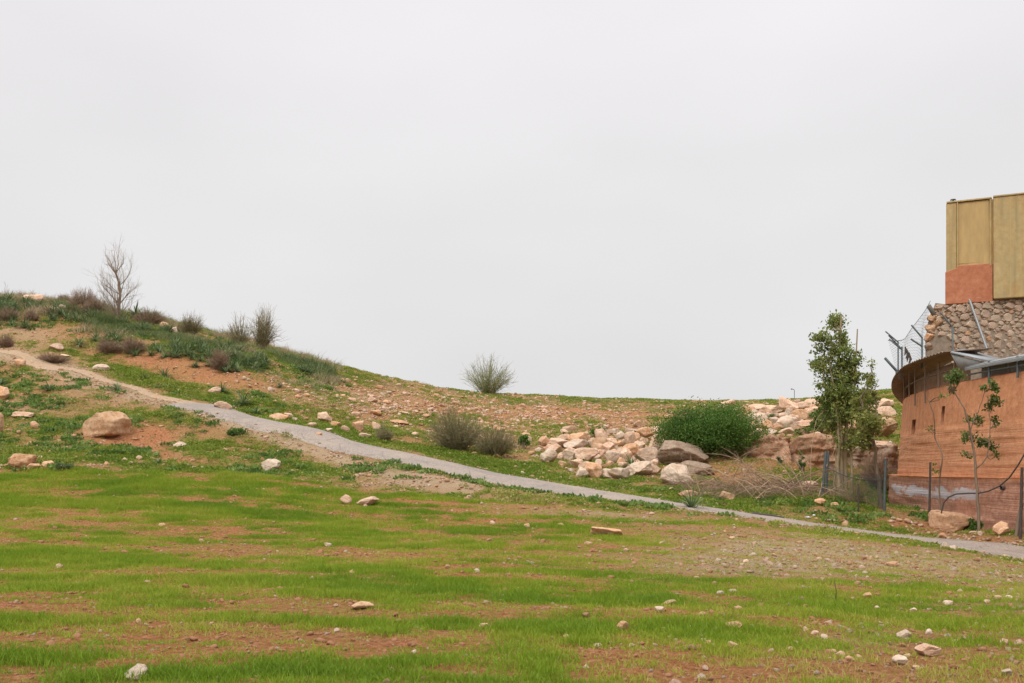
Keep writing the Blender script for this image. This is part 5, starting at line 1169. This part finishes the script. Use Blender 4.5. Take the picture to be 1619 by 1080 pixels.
wn = fbm(x*.5, y*.5, o=3, s=195); dens = 1.2*line(px, py, [(-60,484),(100,494),(200,515),(330,543),(430,572),(530,596)], 16)+.25*line(px, py, [(540,600),(700,625),(1000,640),(1240,645)], 10)
keep = (rng.uniform(size=len(x)) < dens*np.clip((wn-.38)*4, 0, 1)) & (rd > 1.3)
x, y, z = x[keep], y[keep], z[keep]; n = len(x); s1 = rng.uniform(.5, 1.3, n)*(.7+1.5*fbm(x*.8, y*.8, o=2, s=15)**2)*np.where(proj(x, y, z)[0] > 540, .4, 1)
scatter('undergrowth', np.stack([x, y, z], 1), rotz(n), np.stack([s1, s1, s1], 1), rng.integers(0, 4, n), np.clip(fbm(x*.35, y*.35, o=2, s=8)*1.3-.15+rng.normal(size=n)*.12, 0, 1), DT, 'mixed green and dry scrubby undergrowth along the crest of the hill', 'undergrowth')
# loose stones
SM = []
for k, mk in enumerate(('pink', 'orange', 'pale', 'tan', 'redrock')):
    for s in range(3):
        m_ = rock_mesh('pebble', (1, .8, .62), 2, 300+k*10+s, 12, .16); m_.materials.append(M[mk]); SM.append(m_)
PC = proto_coll('pebbles', SM, None)
x, y, z, (G, T, R, ST, fld, rd, sg) = sample(230000, 18, 92, .70, 1.15)
px, py = proj(x, y, z); cl = fbm(x*.8, y*.8, o=3, s=97)
keep = (fld < .5) & ((rd > 1.4) | (px < 300)) & (rng.uniform(size=len(x)) < np.clip((ST+.8*T*(px < 760))*(.4+1.8*(cl-.3)), 0, 1)*1.0)
x, y, z, ST = x[keep], y[keep], z[keep], ST[keep]; n = len(x); s1 = .045+rng.exponential(.05, n)*(.5+.7*ST); s1 = np.clip(s1, .04, .32)
scatter('loose_stones', np.stack([x, y, z+s1*.12], 1), rotz(n, .3), np.stack([s1, s1, s1], 1), rng.choice(15, n, p=np.repeat([.24,.30,.14,.22,.10], 3)/3), rng.uniform(size=n), PC, 'countless small pinkish stones strewn over the slope above the road', 'stones')
x, y, z, (G, T, R, ST, fld, rd, sg) = sample(70000, 5, 33, .72, 1.4)
keep = (fld > .4) & (rd > 1.4) & (rng.uniform(size=len(x)) < (ST*.42+.07))
x, y, z, ST, T = x[keep], y[keep], z[keep], ST[keep], T[keep]; n = len(x); s1 = np.clip(.014+rng.exponential(.015, n)*(1+.5*T), .012, .12)*(1+.02*np.maximum(0, y-12))
scatter('field_gravel', np.stack([x, y, z+s1*.15], 1), rotz(n, .3), np.stack([s1, s1, s1], 1), rng.choice(15, n, p=np.repeat([.33,.03,.32,.30,.02], 3)/3), rng.uniform(size=n), PC, 'pale gravel and small stones scattered through the field', 'gravel')
x, y, z, (G, T, R, ST, fld, rd, sg) = sample(90000, 19, 52, .60, 1.2)
keep = (rd > .95) & (rd < 2.1) & (rng.uniform(size=len(x)) < np.exp(-((rd-1.35)/.33)**2)*.8)
x, y, z = x[keep], y[keep], z[keep]; n = len(x); s1 = np.clip(.02+rng.exponential(.022, n), .02, .14)
scatter('verge_gravel', np.stack([x, y, z+s1*.2+.02], 1), rotz(n, .3), np.stack([s1, s1, s1], 1), rng.choice(15, n, p=np.repeat([.33,.06,.30,.28,.03], 3)/3), rng.uniform(size=n), PC, 'pale gravel spilling along both edges of the road and track', 'gravel')
CM = []
for s in range(4): m_ = rock_mesh('clod', (1, .9, .6), 2, 400+s, 5, .2); m_.materials.append(M['clod']); CM.append(m_)
CC = proto_coll('clods', CM, None)
x, y, z, (G, T, R, ST, fld, rd, sg) = sample(72000, 5, 60, .72, 1.3)
keep = (rd > 1.22) & (rng.uniform(size=len(x)) < np.where(fld > .5, np.clip(.62-G*1.1, 0, .6), R*.6))
x, y, z = x[keep], y[keep], z[keep]; n = len(x); s1 = np.clip(.02+rng.exponential(.018, n), .02, .12)*(1+.015*np.maximum(0, y-12))
scatter('soil_clods', np.stack([x, y, z+s1*.1], 1), rotz(n, .3), np.stack([s1, s1, s1], 1), rng.integers(0, 4, n), rng.uniform(size=n), CC, 'red-brown clods of bare soil between the grass streaks', 'soil')

# two look-alikes described by the same neighbour are told apart by their order from the left
_g = {}
for o in list(C.objects):
    if o.get('group') and o.get('label') and o.parent is None: _g.setdefault(o['label'], []).append(o)
ORD = ['first', 'second', 'third', 'fourth', 'fifth', 'sixth', 'seventh', 'eighth', 'ninth', 'tenth', 'eleventh', 'twelfth']
for lb, os_ in _g.items():
    if 1 < len(os_) <= 12 and len(lb.split()) <= 12:
        for k, o in enumerate(sorted(os_, key=lambda q: q.location.x/q.location.y)): o['label'] = lb+', '+ORD[k]+' from left'
